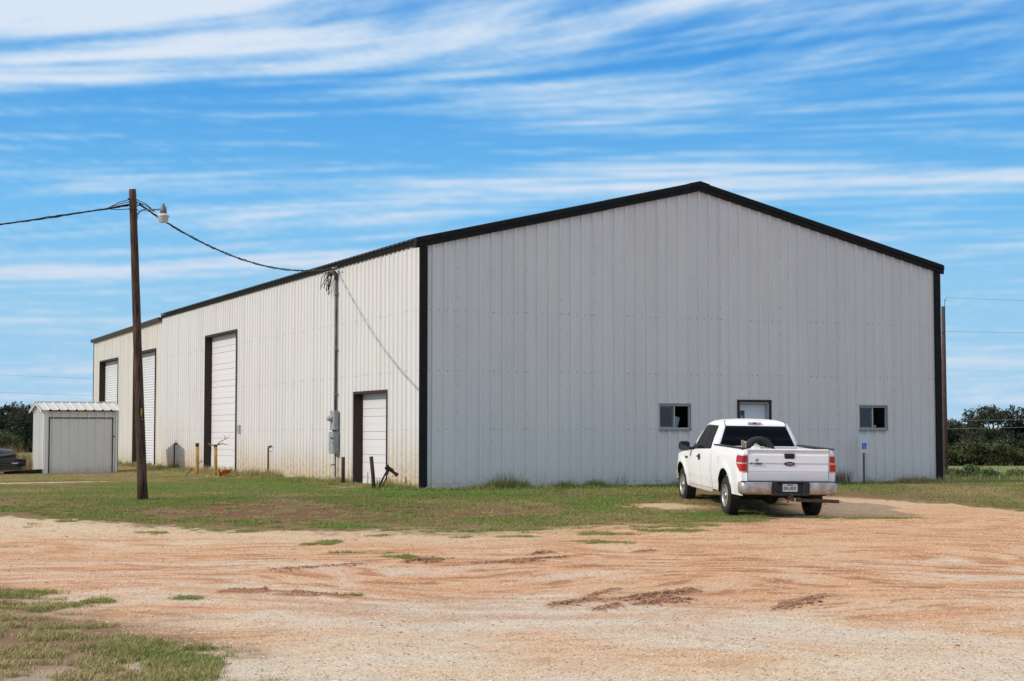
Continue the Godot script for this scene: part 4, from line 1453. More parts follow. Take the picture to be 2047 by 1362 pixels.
func build_service() -> void:
	var s := thing("electric_service", "tall grey conduit with meter box and switch box on the side wall", "electric meter", Vector3(0, 0, -6.1))
	var grey := mottled("grey_conduit", Color(0.05, 0.05, 0.055), Color(0.14, 0.145, 0.15), 0.02, 0.55, Vector3(2.0, 0.4, 2.0))
	var box_m := mottled("grey_enamel", Color(0.27, 0.28, 0.29), Color(0.34, 0.35, 0.36), 0.03, 0.45, Vector3.ONE)
	var cable := mat("black_cable", 0.012, 0.012, 0.013, 0.5)
	var g := Geo.new(true)
	g.tube([Vector3(-0.07, 1.96, 0), Vector3(-0.07, 3.6, 0.0), Vector3(-0.07, 5.50, 0)], 0.036, 12)
	g.tube([Vector3(-0.07, 5.05, 0), Vector3(-0.07, 5.16, 0)], 0.043, 12)
	obj("conduit", g, grey, s)
	g = Geo.new(true)
	g.tube([Vector3(-0.07, 5.50, 0), Vector3(-0.07, 5.60, 0.0), Vector3(-0.10, 5.67, -0.04), Vector3(-0.15, 5.70, -0.12), Vector3(-0.17, 5.64, -0.22)], [0.05, 0.058, 0.064, 0.062, 0.055], 12)
	obj("weather_head", g, mat("dark_hood", 0.05, 0.042, 0.04, 0.6), s)
	for y in [5.12, 3.6, 2.4]:
		g = Geo.new()
		g.box(Vector3(-0.05, y, 0), Vector3(0.10, 0.03, 0.11), 0.003)
		obj("strap", g, mat("galvanised", 0.28, 0.28, 0.28, 0.5, 0.6), s)
	g = Geo.new()
	g.box(Vector3(-0.10, 1.70, 0.0), Vector3(0.12, 0.52, 0.38), 0.008)
	g.box(Vector3(-0.163, 1.70, 0.0), Vector3(0.008, 0.50, 0.36), 0.003)
	var mb := obj("meter_box", g, box_m, s)
	g = Geo.new(true)
	g.lathe([Vector2(0, 0), Vector2(0.088, 0), Vector2(0.088, 0.03), Vector2(0.078, 0.035), Vector2(0.076, 0.10), Vector2(0.06, 0.125), Vector2(0, 0.13)], 20, Transform3D(Basis(Vector3.BACK, PI / 2.0), Vector3(-0.166, 1.755, -0.02)))
	obj("meter", g, mat("meter_face", 0.42, 0.40, 0.34, 0.15), mb)
	g = Geo.new()
	for z in [-0.08, 0.06]:
		g.tube([Vector3(-0.10, 1.45, z), Vector3(-0.10, 1.38, z)], 0.03, 10)
	obj("nipple", g, grey, s)
	g = Geo.new()
	g.box(Vector3(-0.115, 1.10, 0.02), Vector3(0.15, 0.58, 0.40), 0.008)
	g.box(Vector3(-0.194, 1.10, 0.02), Vector3(0.01, 0.56, 0.39), 0.004)
	var sw := obj("switch_box", g, box_m, s)
	g = Geo.new()
	g.prism([Vector2(-0.23, 1.08), Vector2(-0.17, 1.24), Vector2(-0.07, 1.21), Vector2(-0.06, 1.13), Vector2(-0.15, 1.0)], 0.015, Transform3D(Basis.IDENTITY, Vector3(0, 0, 0.222)))
	obj("switch_plate", g, mat("plate_grey", 0.30, 0.31, 0.31, 0.5), sw)
	g = Geo.new(true)
	g.tube([Vector3(-0.20, 1.20, 0.24), Vector3(-0.28, 1.235, 0.24)], 0.018, 8)
	obj("switch_lever", g, mat("lever", 0.04, 0.012, 0.012, 0.5), sw)
	g = Geo.new(true)
	g.tube([Vector3(-0.09, 0.82, 0.06), Vector3(-0.085, 0.42, 0.06), Vector3(-0.08, 0.05, 0.05)], 0.016, 8)
	g.tube([Vector3(-0.10, 0.82, 0.13), Vector3(-0.09, 0.03, 0.13)], 0.009, 6)
	g.tube([Vector3(-0.085, 0.50, 0.06), Vector3(-0.17, 0.52, 0.04), Vector3(-0.19, 0.47, 0.03)], 0.014, 6)
	obj("lower_pipe", g, mat("rusty_dark", 0.05, 0.035, 0.03, 0.8), s)
	g = Geo.new()
	g.box(Vector3(-0.12, 0.09, 0.12), Vector3(0.12, 0.18, 0.12), 0.02)
	obj("pipe_cap", g, mat("pale_plastic", 0.45, 0.45, 0.44, 0.5), s)
	# loops of slack wire hanging below the eave
	var w := thing("slack_wires", "loops of black wire hanging under the eave beside the weather head", "wires", Vector3(0, 5.72, -6.1))
	var r := RandomNumberGenerator.new()
	r.seed = 61
	for q in [[-0.2, -0.35, -0.62, -0.42], [-0.18, -0.22, -0.45, -0.50], [-0.17, -0.12, -0.30, -0.48], [-0.18, -0.05, -0.16, -0.62], [-0.2, -0.55, -1.05, -0.42], [-0.15, -0.1, -0.24, -0.40]]:
		g = Geo.new(true)
		var pts: Array = []
		for i in 17:
			var t := i / 16.0
			var a := TAU * t
			pts.append(Vector3(q[0] + 0.03 * sin(a * 2.0), (cos(a) - 1.0) * 0.5 * -q[3] , -0.18 + (q[1] * (1.0 - t) + q[2] * t) * sin(a * 0.5) + 0.08 * sin(a)))
		g.tube(pts, 0.009, 5)
		obj("wire_loop", g, cable, w)
	g = Geo.new(true)
	g.tube([Vector3(-0.05, 0.10, 0.0), Vector3(-0.19, 0.07, 0.02), Vector3(-0.2, 0.07, 0.45)], 0.012, 6)
	g.box(Vector3(-0.16, 0.06, 0.04), Vector3(0.10, 0.09, 0.10), 0.02)
	obj("cable_anchor", g, mat("galvanised", 0.28, 0.28, 0.28, 0.5, 0.6), w)

# ------------------------------------------------------------------ things along the side wall
func build_wall_things() -> void:
	var rust := mottled("rust_brown", Color(0.035, 0.014, 0.009), Color(0.10, 0.042, 0.022), 0.03, 0.9, Vector3(2, 2, 2))
	var yellow := mottled("worn_yellow", Color(0.42, 0.24, 0.05), Color(0.58, 0.38, 0.10), 0.02, 0.75, Vector3(2, 0.7, 2))
	# yellow posts guarding the tall door
	for i in 2:
		var at: Vector3 = [Vector3(-1.12, 0, -17.11), Vector3(-0.95, 0, -15.4)][i]
		at.y = land(at.x, at.z)
		var b := thing("bollard", ["weathered yellow pipe bollard with rusty top left of the tall door", "weathered yellow pipe bollard with dead branch on top before the tall door"][i], "bollard", at, 0.0, "yellow bollards beside the tall door")
		var g := Geo.new(true)
		g.tube([Vector3(0, -0.1, 0), Vector3(-0.005, 0.5, 0), Vector3(-0.012, 0.93, 0)], 0.057, 16)
		obj("pipe", g, yellow, b)
		g = Geo.new(true)
		g.tube([Vector3(-0.012, 0.925, 0), Vector3(-0.013, 1.04 if i == 0 else 0.97, 0)], 0.0585, 16)
		obj("rusty_top", g, rust, b)
	# dead branch caught on the second bollard
	var tw := thing("dead_branch", "bare grey forked branch resting on top of the yellow bollard", "branch", Vector3(-0.96, land(-0.96, -15.4) + 0.975, -15.4))
	var g := Geo.new(true)
	g.tube([Vector3(-0.24, 0.06, 0.0), Vector3(-0.10, 0.0, 0.0), Vector3(0.05, 0.01, 0.02), Vector3(0.22, 0.05, 0.05), Vector3(0.40, 0.0, 0.06)], [0.012, 0.02, 0.024, 0.018, 0.008], 6)
	g.tube([Vector3(0.05, 0.01, 0.02), Vector3(0.14, 0.11, 0.03), Vector3(0.28, 0.18, 0.02), Vector3(0.33, 0.30, 0.03)], [0.02, 0.016, 0.012, 0.006], 6)
	g.tube([Vector3(0.28, 0.18, 0.02), Vector3(0.40, 0.24, 0.04), Vector3(0.44, 0.34, 0.03)], [0.011, 0.008, 0.004], 5)
	g.tube([Vector3(0.31, 0.24, 0.02), Vector3(0.25, 0.33, 0.03)], [0.008, 0.004], 5)
	g.tube([Vector3(-0.1, 0.0, 0.0), Vector3(-0.2, -0.02, 0.06), Vector3(-0.28, 0.02, 0.08)], [0.014, 0.01, 0.004], 5)
	obj("twigs", g, mat("dead_wood", 0.24, 0.18, 0.13, 0.95), tw)
	# rusty posts guarding the small door
	for i in 2:
		var q: Array = [[Vector3(-0.45, 0, -4.30), Vector3(-0.45, 0.74, -4.30), "rusty brown steel post standing left of the small overhead door"], [Vector3(-0.80, 0, -0.95), Vector3(-0.86, 0.80, -1.02), "rusty brown steel post leaning left before the small overhead door"]][i]
		var at: Vector3 = q[0]
		at.y = land(at.x, at.z)
		var p := thing("steel_post", q[2], "post", at, 0.0, "rusty posts beside the small door")
		g = Geo.new(true)
		g.tube([Vector3(0, -0.1, 0), (q[1] - q[0]) * 0.5, q[1] - q[0]], 0.047, 14)
		g.tube([(q[1] - q[0]) * 0.985, (q[1] - q[0]) * 1.002], 0.040, 14)
		obj("pipe", g, rust, p)
	# old rusted coupling on legs leaning on the post
	var h := thing("rusty_coupling", "rusted pipe coupling on two bent legs leaning beside the steel post", "scrap metal", Vector3(-0.66, land(-0.7, -0.95), -0.98))
	g = Geo.new(true)
	g.tube([Vector3(-0.04, 0, 0.02), Vector3(0.04, 0.2, 0.03), Vector3(0.13, 0.38, 0.03), Vector3(0.24, 0.50, 0.02)], 0.022, 8)
	obj("leg", g, rust, h)
	g = Geo.new(true)
	g.tube([Vector3(0.05, 0, -0.05), Vector3(0.17, 0.28, -0.03), Vector3(0.25, 0.50, 0.0)], 0.013, 6)
	obj("leg", g, rust, h)
	g = Geo.new()
	g.tube([Vector3(0.16, 0.56, 0.0), Vector3(0.33, 0.45, 0.02)], 0.05, 10)
	g.tube([Vector3(0.17, 0.555, 0.0), Vector3(0.20, 0.535, 0.0)], 0.066, 10)
	g.tube([Vector3(0.30, 0.46, 0.02), Vector3(0.42, 0.36, 0.05)], 0.036, 10)
	g.tube([Vector3(0.40, 0.375, 0.05), Vector3(0.43, 0.35, 0.05)], 0.052, 10)
	obj("coupling", g, rust, h)
	# vent pipes against the wall
	for i in 2:
		var q: Array = [[-12.30, "thin rusty vent pipe with bent top against the pale side wall"], [-24.75, "thin brown vent pipe with bent top in the shed's shadow"]][i]
		var v := thing("vent_pipe", q[1], "pipe", Vector3(-0.13, land(-0.13, q[0]), q[0]), 0.0, "vent pipes along the wall")
		g = Geo.new(true)
		g.tube([Vector3(0, -0.05, 0), Vector3(0.0, 0.88, 0), Vector3(0.01, 0.93, 0.01), Vector3(0.04, 0.955, 0.05), Vector3(0.05, 0.95, 0.12)], [0.028, 0.028, 0.034, 0.036, 0.034], 10)
		obj("pipe", g, [mat("vent_rust", 0.17, 0.10, 0.07, 0.85), rust][i], v)
		g = Geo.new(true)
		g.tube([Vector3(0.0, 0.80, 0), Vector3(0.125, 0.80, 0)], 0.008, 6)
		obj("wall_tie", g, rust, v)
	# door control box
	var kb := thing("control_box", "small pale door control box on the wall right of the tall door", "control box", Vector3(-0.02, 1.48, -15.94))
	g = Geo.new()
	g.box(Vector3(-0.03, 0, 0), Vector3(0.09, 0.28, 0.20), 0.008)
	obj("case", g, mat("beige_case", 0.46, 0.44, 0.38, 0.5), kb)
	g = Geo.new()
	for y in [0.07, 0.0, -0.07]:
		g.lathe([Vector2(0, 0), Vector2(0.022, 0), Vector2(0.02, 0.014), Vector2(0, 0.016)], 10, Transform3D(Basis(Vector3.BACK, PI / 2.0), Vector3(-0.075, y, 0.0)))
	obj("push_buttons", g, mat("button_grey", 0.2, 0.19, 0.18, 0.5), kb)
	# broken yellow blade and strip lying in the grass
	var bl := thing("bent_scrap", "bent orange yellow metal blade lying in the grass by the bollard", "scrap metal", Vector3(-1.18, land(-1.2, -13.3), -13.5), 0.35)
	g = Geo.new()
	var rows: Array = []
	for i in 6:
		var t := i / 5.0
		var a := lerpf(-0.5, 0.9, t)
		rows.append([Vector3(-0.16 + 0.05 * t, 0.03 + 0.22 * sin(a + 0.5) * 0.9, -0.1 + 0.26 * t), Vector3(0.30 - 0.05 * t, 0.05 + 0.20 * sin(a + 0.5), -0.14 + 0.22 * t)])
	for i in 5:
		g.quad(rows[i][0], rows[i][1], rows[i + 1][1], rows[i + 1][0], Vector3(0, 0.4, 1))
	g.box(Vector3(0.05, 0.13, -0.08), Vector3(0.44, 0.22, 0.02), 0.006, Basis(Vector3.RIGHT, -0.5))
	obj("curved_plate", g, mat("orange_paint", 0.62, 0.30, 0.03, 0.6), bl)
	g = Geo.new()
	g.box(Vector3(-0.155, 0.12, 0.02), Vector3(0.025, 0.26, 0.05), 0.005, Basis(Vector3.BACK, 0.35))
	obj("edge_bar", g, rust, bl)
	g = Geo.new()
	g.box(Vector3(0.12, 0.03, 0.12), Vector3(0.5, 0.05, 0.04), 0.005, Basis(Vector3.UP, 0.12))
	obj("cutting_edge", g, mat("bare_steel", 0.3, 0.29, 0.28, 0.5, 0.5), bl)
	var ys := thing("yellow_strip", "flat pale yellow strip lying in the grass before the tall door", "scrap metal", Vector3(-1.52, land(-1.5, -13.2) + 0.045, -13.2), 0.3)
	g = Geo.new()
	g.box(Vector3.ZERO, Vector3(0.62, 0.022, 0.09), 0.004, Basis(Vector3.BACK, -0.05))
	obj("strip", g, mat("pale_yellow", 0.66, 0.52, 0.18, 0.6), ys)
	var rd := thing("scrap_rods", "rusty rods lying crossed against the left yellow bollard", "scrap metal", Vector3(-1.15, land(-1.15, -17.3), -17.3))
	g = Geo.new(true)
	g.tube([Vector3(-0.30, 0.0, 0.05), Vector3(-0.1, 0.22, 0.12)], 0.014, 6)
	obj("rod", g, rust, rd)
	g = Geo.new(true)
	g.tube([Vector3(0.05, 0.36, 0.1), Vector3(0.2, 0.44, 0.1), Vector3(0.24, 0.42, 0.1)], 0.012, 6)
	g.tube([Vector3(0.2, 0.44, 0.1), Vector3(0.17, 0.50, 0.1)], 0.01, 6)
	obj("rod", g, rust, rd)
	# worn slab before the small door
	var sl := Geo.new()
	sl.box(Vector3(-0.62, 0.005, -2.95), Vector3(1.0, 0.05, 1.5), 0.012)
	var ap := obj("concrete_apron", sl, mottled("reddish_concrete", Color(0.26, 0.15, 0.09), Color(0.46, 0.31, 0.21), 0.03, 0.95, Vector3(0.8, 0.8, 0.8)))
	ap.set_meta("kind", "structure")
	# things seen through the open windows
	var ib := thing("white_panel", "pale leaning panel inside the open left window", "panel", Vector3(7.05, 1.40, -0.35))
	g = Geo.new()
	g.box(Vector3(0.02, 0.17, 0), Vector3(0.20, 0.44, 0.07), 0.006, Basis(Vector3.BACK, -0.28))
	obj("board", g, mat("panel_white", 0.55, 0.57, 0.60, 0.6), ib)
	var shelf := thing("window_shelf", "brown shelf inside the open right window", "shelf", Vector3(13.2, 1.43, -0.3))
	g = Geo.new()
	g.box(Vector3.ZERO, Vector3(0.5, 0.03, 0.3), 0.003)
	obj("board", g, mat("shelf_wood", 0.14, 0.09, 0.05, 0.7), shelf)
	for i in 2:
		var cu := thing("small_jar", ["short brownish jar on the shelf inside the right window", "white flared jar on the shelf inside the right window"][i], "jar", Vector3([13.10, 13.24][i], 1.447, -0.25))
		g = Geo.new(true)
		var s: float = [0.8, 1.2][i]
		g.lathe([Vector2(0, 0), Vector2(0.03 * s, 0), Vector2(0.026 * s, 0.05 * s), Vector2(0.04 * s, 0.085 * s), Vector2(0.04 * s, 0.1 * s), Vector2(0, 0.1 * s)], 14)
		obj("jar_body", g, mat(["jar_brown", "jar_white"][i], [0.30, 0.7][i], [0.20, 0.7][i], [0.14, 0.7][i], 0.4), cu)

func build_sign() -> void:
	var at := Vector3(12.40, 0.0, 0.40)
	at.y = land(at.x, at.z)
	var s := thing("parking_sign", "white accessible parking sign with blue wheelchair symbol on thin steel post", "sign", at, -0.12)
	var g := Geo.new()
	sweep(g, [Vector2(-0.03, -0.012), Vector2(-0.012, 0.012), Vector2(0.012, 0.012), Vector2(0.03, -0.012), Vector2(0.02, -0.015), Vector2(0.0, 0.004), Vector2(-0.02, -0.015)], Vector3(0, -0.2, 0), Vector3(0, 1.28, 0), Vector3(1, 0, 0), Vector3(0, 0, 1))
	obj("post", g, mat("sign_post", 0.10, 0.10, 0.105, 0.6, 0.3), s)
	var w := 0.125
	var outline: Array = []
	for c in [[w - 0.02, 0.46], [-w + 0.02, 0.46], [-w + 0.02, 0.02], [w - 0.02, 0.02]]:
		var k := outline.size() / 4
		for i in 4:
			var a := PI / 2.0 * (k + i / 3.0)
			outline.append(Vector2(c[0] + cos(a) * 0.02, c[1] + sin(a) * 0.02))
	g = Geo.new()
	g.prism(outline, 0.003, Transform3D(Basis.IDENTITY, Vector3(0, 0.83, 0.014)))
	var plate := obj("sign_plate", g, mat("sign_white", 0.68, 0.70, 0.72, 0.4), s)
	g = Geo.new()
	g.box(Vector3(0, 1.015, 0.0185), Vector3(0.135, 0.16, 0.003), 0.001)
	obj("blue_square", g, mat("sign_blue", 0.015, 0.13, 0.60, 0.4), plate)
	g = Geo.new(true)
	var wh := Vector3(-0.004, 0.985, 0.0225)
	var ring: Array = []
	for i in 15:
		var a := deg_to_rad(150.0 + i * 14.5)
		ring.append(wh + Vector3(cos(a) * 0.034, sin(a) * 0.034, 0))
	g.tube(ring, 0.0045, 5)
	g.tube([wh + Vector3(-0.012, 0.072, 0), wh + Vector3(-0.006, 0.02, 0), wh + Vector3(0.028, 0.016, 0), wh + Vector3(0.044, -0.030, 0), wh + Vector3(0.056, -0.026, 0)], 0.0055, 5)
	g.tube([wh + Vector3(-0.010, 0.045, 0), wh + Vector3(0.022, 0.043, 0)], 0.0045, 5)
	g.tube([wh + Vector3(-0.014, 0.084, -0.002), wh + Vector3(-0.014, 0.084, 0.003)], 0.011, 10)
	obj("wheelchair_symbol", g, mat("sign_mark", 0.75, 0.76, 0.78, 0.4), plate)
	g = Geo.new()
	for y in [1.285, 0.86]:
		g.lathe([Vector2(0, 0), Vector2(0.009, 0), Vector2(0.007, 0.006), Vector2(0, 0.007)], 8, Transform3D(Basis(Vector3.RIGHT, PI / 2.0), Vector3(0, y, 0.017)))
	obj("bolts", g, mat("dark_bolt", 0.04, 0.04, 0.04, 0.5), plate)
	# dry bush at the foot of the wall by the sign
	var b := thing("dry_bush", "dry reddish brown bush at the wall foot beside the sign", "bush", Vector3(11.85, -0.01, 0.22))
	put("stems", tuft_mesh(150, 71, 0.22, 0.55, 0.004, 0.55), mat("dry_stems", 0.20, 0.12, 0.07, 0.9), b)
	var b2 := thing("wall_weed", "tall thin green weed clump growing at the gable wall", "weed", Vector3(2.15, -0.01, 0.20))
	put("stems", tuft_mesh(110, 72, 0.34, 0.55, 0.004, 0.35), mat("weed_green", 0.11, 0.14, 0.05, 0.9), b2)
	var b3 := thing("wall_weed", "thin seeding weed stalks at the gable wall left of the truck", "weed", Vector3(5.25, -0.01, 0.14))
	put("stems", tuft_mesh(30, 73, 0.15, 0.5, 0.003, 0.3), mats["weed_green"], b3)

# ------------------------------------------------------------------ pickup truck
# own axes: x to its right, y up, z towards the rear; origin on the ground below the rear axle
const WB := 3.685
const R_ARCH := Vector3(0.05, 0.425, 0.515)     # z, y, radius
const F_ARCH := Vector3(-3.685, 0.42, 0.475)
const SIDE := [[0.36, 0.945], [0.50, 0.972], [0.70, 0.988], [0.92, 1.0], [1.05, 0.998], [1.18, 0.985], [1.30, 0.955], [1.38, 0.925]]

func side_x(y: float, z: float) -> float:
	var x: float = SIDE[0][1]
	for i in SIDE.size() - 1:
		if y >= SIDE[i][0]:
			x = lerpf(SIDE[i][1], SIDE[i + 1][1], smoothstep(0.0, 1.0, clampf((y - SIDE[i][0]) / (SIDE[i + 1][0] - SIDE[i][0]), 0.0, 1.0)))
	for a in [R_ARCH, F_ARCH]:
		var d: float = Vector2(z - a.x, y - a.y).length() - a.z
		if d < 0.16 and y > 0.38:
			x += 0.022 * smoothstep(0.16, 0.05, d)
	# character line low on the doors
	if y < 0.66: x -= 0.012 * smoothstep(0.66, 0.62, y)
	if z < -3.80:
		var t := (-3.80 - z) / 0.8
		x -= 0.20 * t * t
	if z > 0.95:
		x -= 0.06 * pow((z - 0.95) / 0.2, 2.0)
	return x

func dusty(p: Vector3) -> Color:
	var n := n_fine.get_noise_3d(p.x * 2.0, p.y * 2.0, p.z * 2.0)
	var t := smoothstep(0.62, 0.36, p.y + n * 0.08) * 0.42 + 0.035 + n * 0.03
	return Color(0.93, 0.93, 0.925).lerp(Color(0.42, 0.31, 0.21), clampf(t - 0.02, 0.0, 0.7))

func side_panel(g: Geo, s: float, z0: float, z1: float, top: Callable, low: float, inset := 0.0) -> void:
	var zs: Array = []
	var n := maxi(3, int((z1 - z0) / 0.06))
	for i in n + 1: zs.append(lerpf(z0, z1, float(i) / n))
	for a in [R_ARCH, F_ARCH]:
		for k in [-0.995, -0.97, -0.92, -0.85, 0.85, 0.92, 0.97, 0.995]:
			var z: float = a.x + a.z * k
			if z > z0 + 0.004 and z < z1 - 0.004: zs.append(z)
	zs.sort()
	var p: Array = []
	for z in zs:
		var lo := low
		for a in [R_ARCH, F_ARCH]:
			var d: float = absf(z - a.x)
			if d < a.z: lo = maxf(lo, a.y + sqrt(a.z * a.z - d * d))
		var hi: float = top.call(z)
		var col: Array = []
		for j in 15:
			var y: float = lerpf(lo, hi, j / 14.0)
			col.append(Vector3(s * (side_x(y, z) - inset), y, z))
		p.append(col)
	g.grid(p, Vector3(s, 0, 0), false, dusty)

func greenhouse(y: float) -> Array:      # half width, front z, rear z
	var rows := [[1.16, 0.948, -3.10, -1.03], [1.24, 0.938, -2.99, -1.035], [1.50, 0.860, -2.72, -1.10], [1.72, 0.770, -2.47, -1.185], [1.80, 0.728, -2.36, -1.225], [1.85, 0.665, -2.22, -1.30], [1.885, 0.54, -2.0, -1.45], [1.905, 0.30, -1.85, -1.6]]
	for i in rows.size() - 1:
		if y <= rows[i + 1][0]:
			var t := clampf((y - rows[i][0]) / (rows[i + 1][0] - rows[i][0]), 0.0, 1.0)
			return [lerpf(rows[i][1], rows[i + 1][1], t), lerpf(rows[i][2], rows[i + 1][2], t), lerpf(rows[i][3], rows[i + 1][3], t)]
	return [0.30, -1.85, -1.6]

func cab_ring(y: float) -> Array:
	var q := greenhouse(y)
	var hw: float = q[0]
	var ring: Array = []
	var rf := minf(0.16, hw * 0.5)
	var rr := minf(0.10, hw * 0.4)
	# from the middle of the back, round the right side, the front, the left
	var corners := [[hw - rr, q[2] - rr, rr, 0.0], [hw - rf, q[1] + rf, rf, 1.0], [-hw + rf, q[1] + rf, rf, 2.0], [-hw + rr, q[2] - rr, rr, 3.0]]
	for c in corners:
		for k in 7:
			var a: float = PI / 2.0 - PI / 2.0 * (c[3] + k / 6.0)
			ring.append(Vector3(c[0] + cos(a) * c[2], y, c[1] + sin(a) * c[2]))
	ring.append(ring[0])
	return ring

# an outline on the cab's left or right side, given as (z, y), laid just proud of it
func side_glass(g: Geo, s: float, outline: Array, proud: float) -> void:
	var whole := PackedVector2Array(outline)
	var cuts := [1.0, 1.16, 1.24, 1.50, 1.72, 1.80, 1.85]
	for c in cuts.size() - 1:
		var band := PackedVector2Array([Vector2(-5, cuts[c]), Vector2(0, cuts[c]), Vector2(0, cuts[c + 1]), Vector2(-5, cuts[c + 1])])
		for pk in Geometry2D.intersect_polygons(whole, band):
			var ids := Geometry2D.triangulate_polygon(pk)
			for i in range(0, ids.size(), 3):
				var t: Array = []
				for k in 3:
					var q: Vector2 = pk[ids[i + k]]
					t.append(Vector3(s * (greenhouse(q.y)[0] + proud), q.y, q.x))
				g.tri(t[0], t[1], t[2], Vector3(s, 0.3, 0))
	for i in whole.size():
		var a := whole[i]
		var b := whole[(i + 1) % whole.size()]
		var pa := Vector3(s * (greenhouse(a.y)[0] + proud), a.y, a.x)
		var pb := Vector3(s * (greenhouse(b.y)[0] + proud), b.y, b.x)
		g.quad(pa, pb, pb - Vector3(s * 0.02, 0, 0), pa - Vector3(s * 0.02, 0, 0), pa - Vector3(pa.x, 1.5, -1.8))

func rounded(pts: Array, r: float, n := 4) -> Array:
	var out: Array = []
	for i in pts.size():
		var p: Vector2 = pts[i]
		var a: Vector2 = (pts[(i + pts.size() - 1) % pts.size()] - p).normalized()
		var b: Vector2 = (pts[(i + 1) % pts.size()] - p).normalized()
		for k in n + 1:
			var t := float(k) / n
			out.append((p + a * r).lerp(p, t).lerp(p.lerp(p + b * r, t), t))
	return out

func make_wheel(parent: Node3D, at: Vector3, s: float) -> void:
	var w := Node3D.new()
	w.name = "wheel"
	parent.add_child(w, true)
	# the wheel's own y axis points outwards
	w.transform = Transform3D(Basis(Vector3(0, 0, 1), -s * PI / 2.0), at)
	var g := Geo.new(true)
	g.lathe([Vector2(0.225, -0.12), Vector2(0.30, -0.128), Vector2(0.352, -0.118), Vector2(0.376, -0.09), Vector2(0.384, -0.04), Vector2(0.385, 0.0), Vector2(0.384, 0.04), Vector2(0.376, 0.09), Vector2(0.352, 0.118), Vector2(0.30, 0.128), Vector2(0.228, 0.12), Vector2(0.220, 0.10)], 40)
	obj("tyre", g, mottled("tyre_rubber", Color(0.016, 0.015, 0.014), Color(0.034, 0.031, 0.027), 0.03, 0.85, Vector3(2, 2, 2)), w)
	g = Geo.new()
	for i in 44:
		var a := TAU * i / 44.0
		for k in 2:
			var off := 0.06 if k == 0 else -0.06
			g.box(Vector3(cos(a + k * 0.07) * 0.383, off, sin(a + k * 0.07) * 0.383), Vector3(0.012, 0.085, 0.036), 0.0, Basis(Vector3.UP, -a - k * 0.07))
	obj("tread", g, mats["tyre_rubber"], w)
	g = Geo.new(true)
	g.lathe([Vector2(0.0, 0.03), Vector2(0.19, 0.03), Vector2(0.205, 0.09), Vector2(0.214, 0.118), Vector2(0.226, 0.124), Vector2(0.230, 0.116), Vector2(0.226, 0.10)], 40)
	obj("rim", g, mat("rim_alloy", 0.46, 0.45, 0.43, 0.4, 0.55), w)
	g = Geo.new()
	for i in 7:
		var a := TAU * i / 7.0
		var b := Basis(Vector3.UP, -a)
		var inner := b * Vector3(0.05, 0.10, 0)
		g.prism(rounded([Vector2(0.04, -0.045), Vector2(0.205, -0.040), Vector2(0.215, 0.0), Vector2(0.205, 0.040), Vector2(0.04, 0.045)], 0.008, 2), 0.022, Transform3D(b * Basis(Vector3.RIGHT, -PI / 2.0), b * Vector3(0.0, 0.078, 0)))
	obj("spokes", g, mat("rim_alloy", 0.46, 0.45, 0.43, 0.4, 0.55), w)
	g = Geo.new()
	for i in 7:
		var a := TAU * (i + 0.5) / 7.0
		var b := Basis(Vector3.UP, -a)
		g.prism(rounded([Vector2(0.095, -0.016), Vector2(0.185, -0.042), Vector2(0.195, 0.0), Vector2(0.185, 0.042), Vector2(0.095, 0.016)], 0.010, 3), 0.006, Transform3D(b * Basis(Vector3.RIGHT, -PI / 2.0), b * Vector3(0.0, 0.031, 0)))  # dark plates painted as the shade inside the rim openings
	obj("rim_slot_shade", g, mat("slot_shade_dark", 0.02, 0.02, 0.02, 0.8), w)
	g = Geo.new(true)
	g.lathe([Vector2(0.075, 0.07), Vector2(0.072, 0.115), Vector2(0.062, 0.125), Vector2(0.0, 0.128)], 20)
	obj("hub_cap", g, mat("hub_chrome", 0.55, 0.54, 0.52, 0.25, 0.9), w)

func text_part(called: String, what: String, size: float, depth: float, m: Material, parent: Node3D, xf: Transform3D, font_name := "Droid Sans", bold := true) -> void:
	var f := SystemFont.new()
	f.font_names = PackedStringArray([font_name])
	if bold: f.font_weight = 700
	var t := TextMesh.new()
	t.text = what
	t.font = f
	t.font_size = 32
	t.pixel_size = size / 32.0
	t.depth = depth
	t.curve_step = 1.0
	var o := put(called, t, m, parent)
	o.transform = xf

var truck_xf: Transform3D

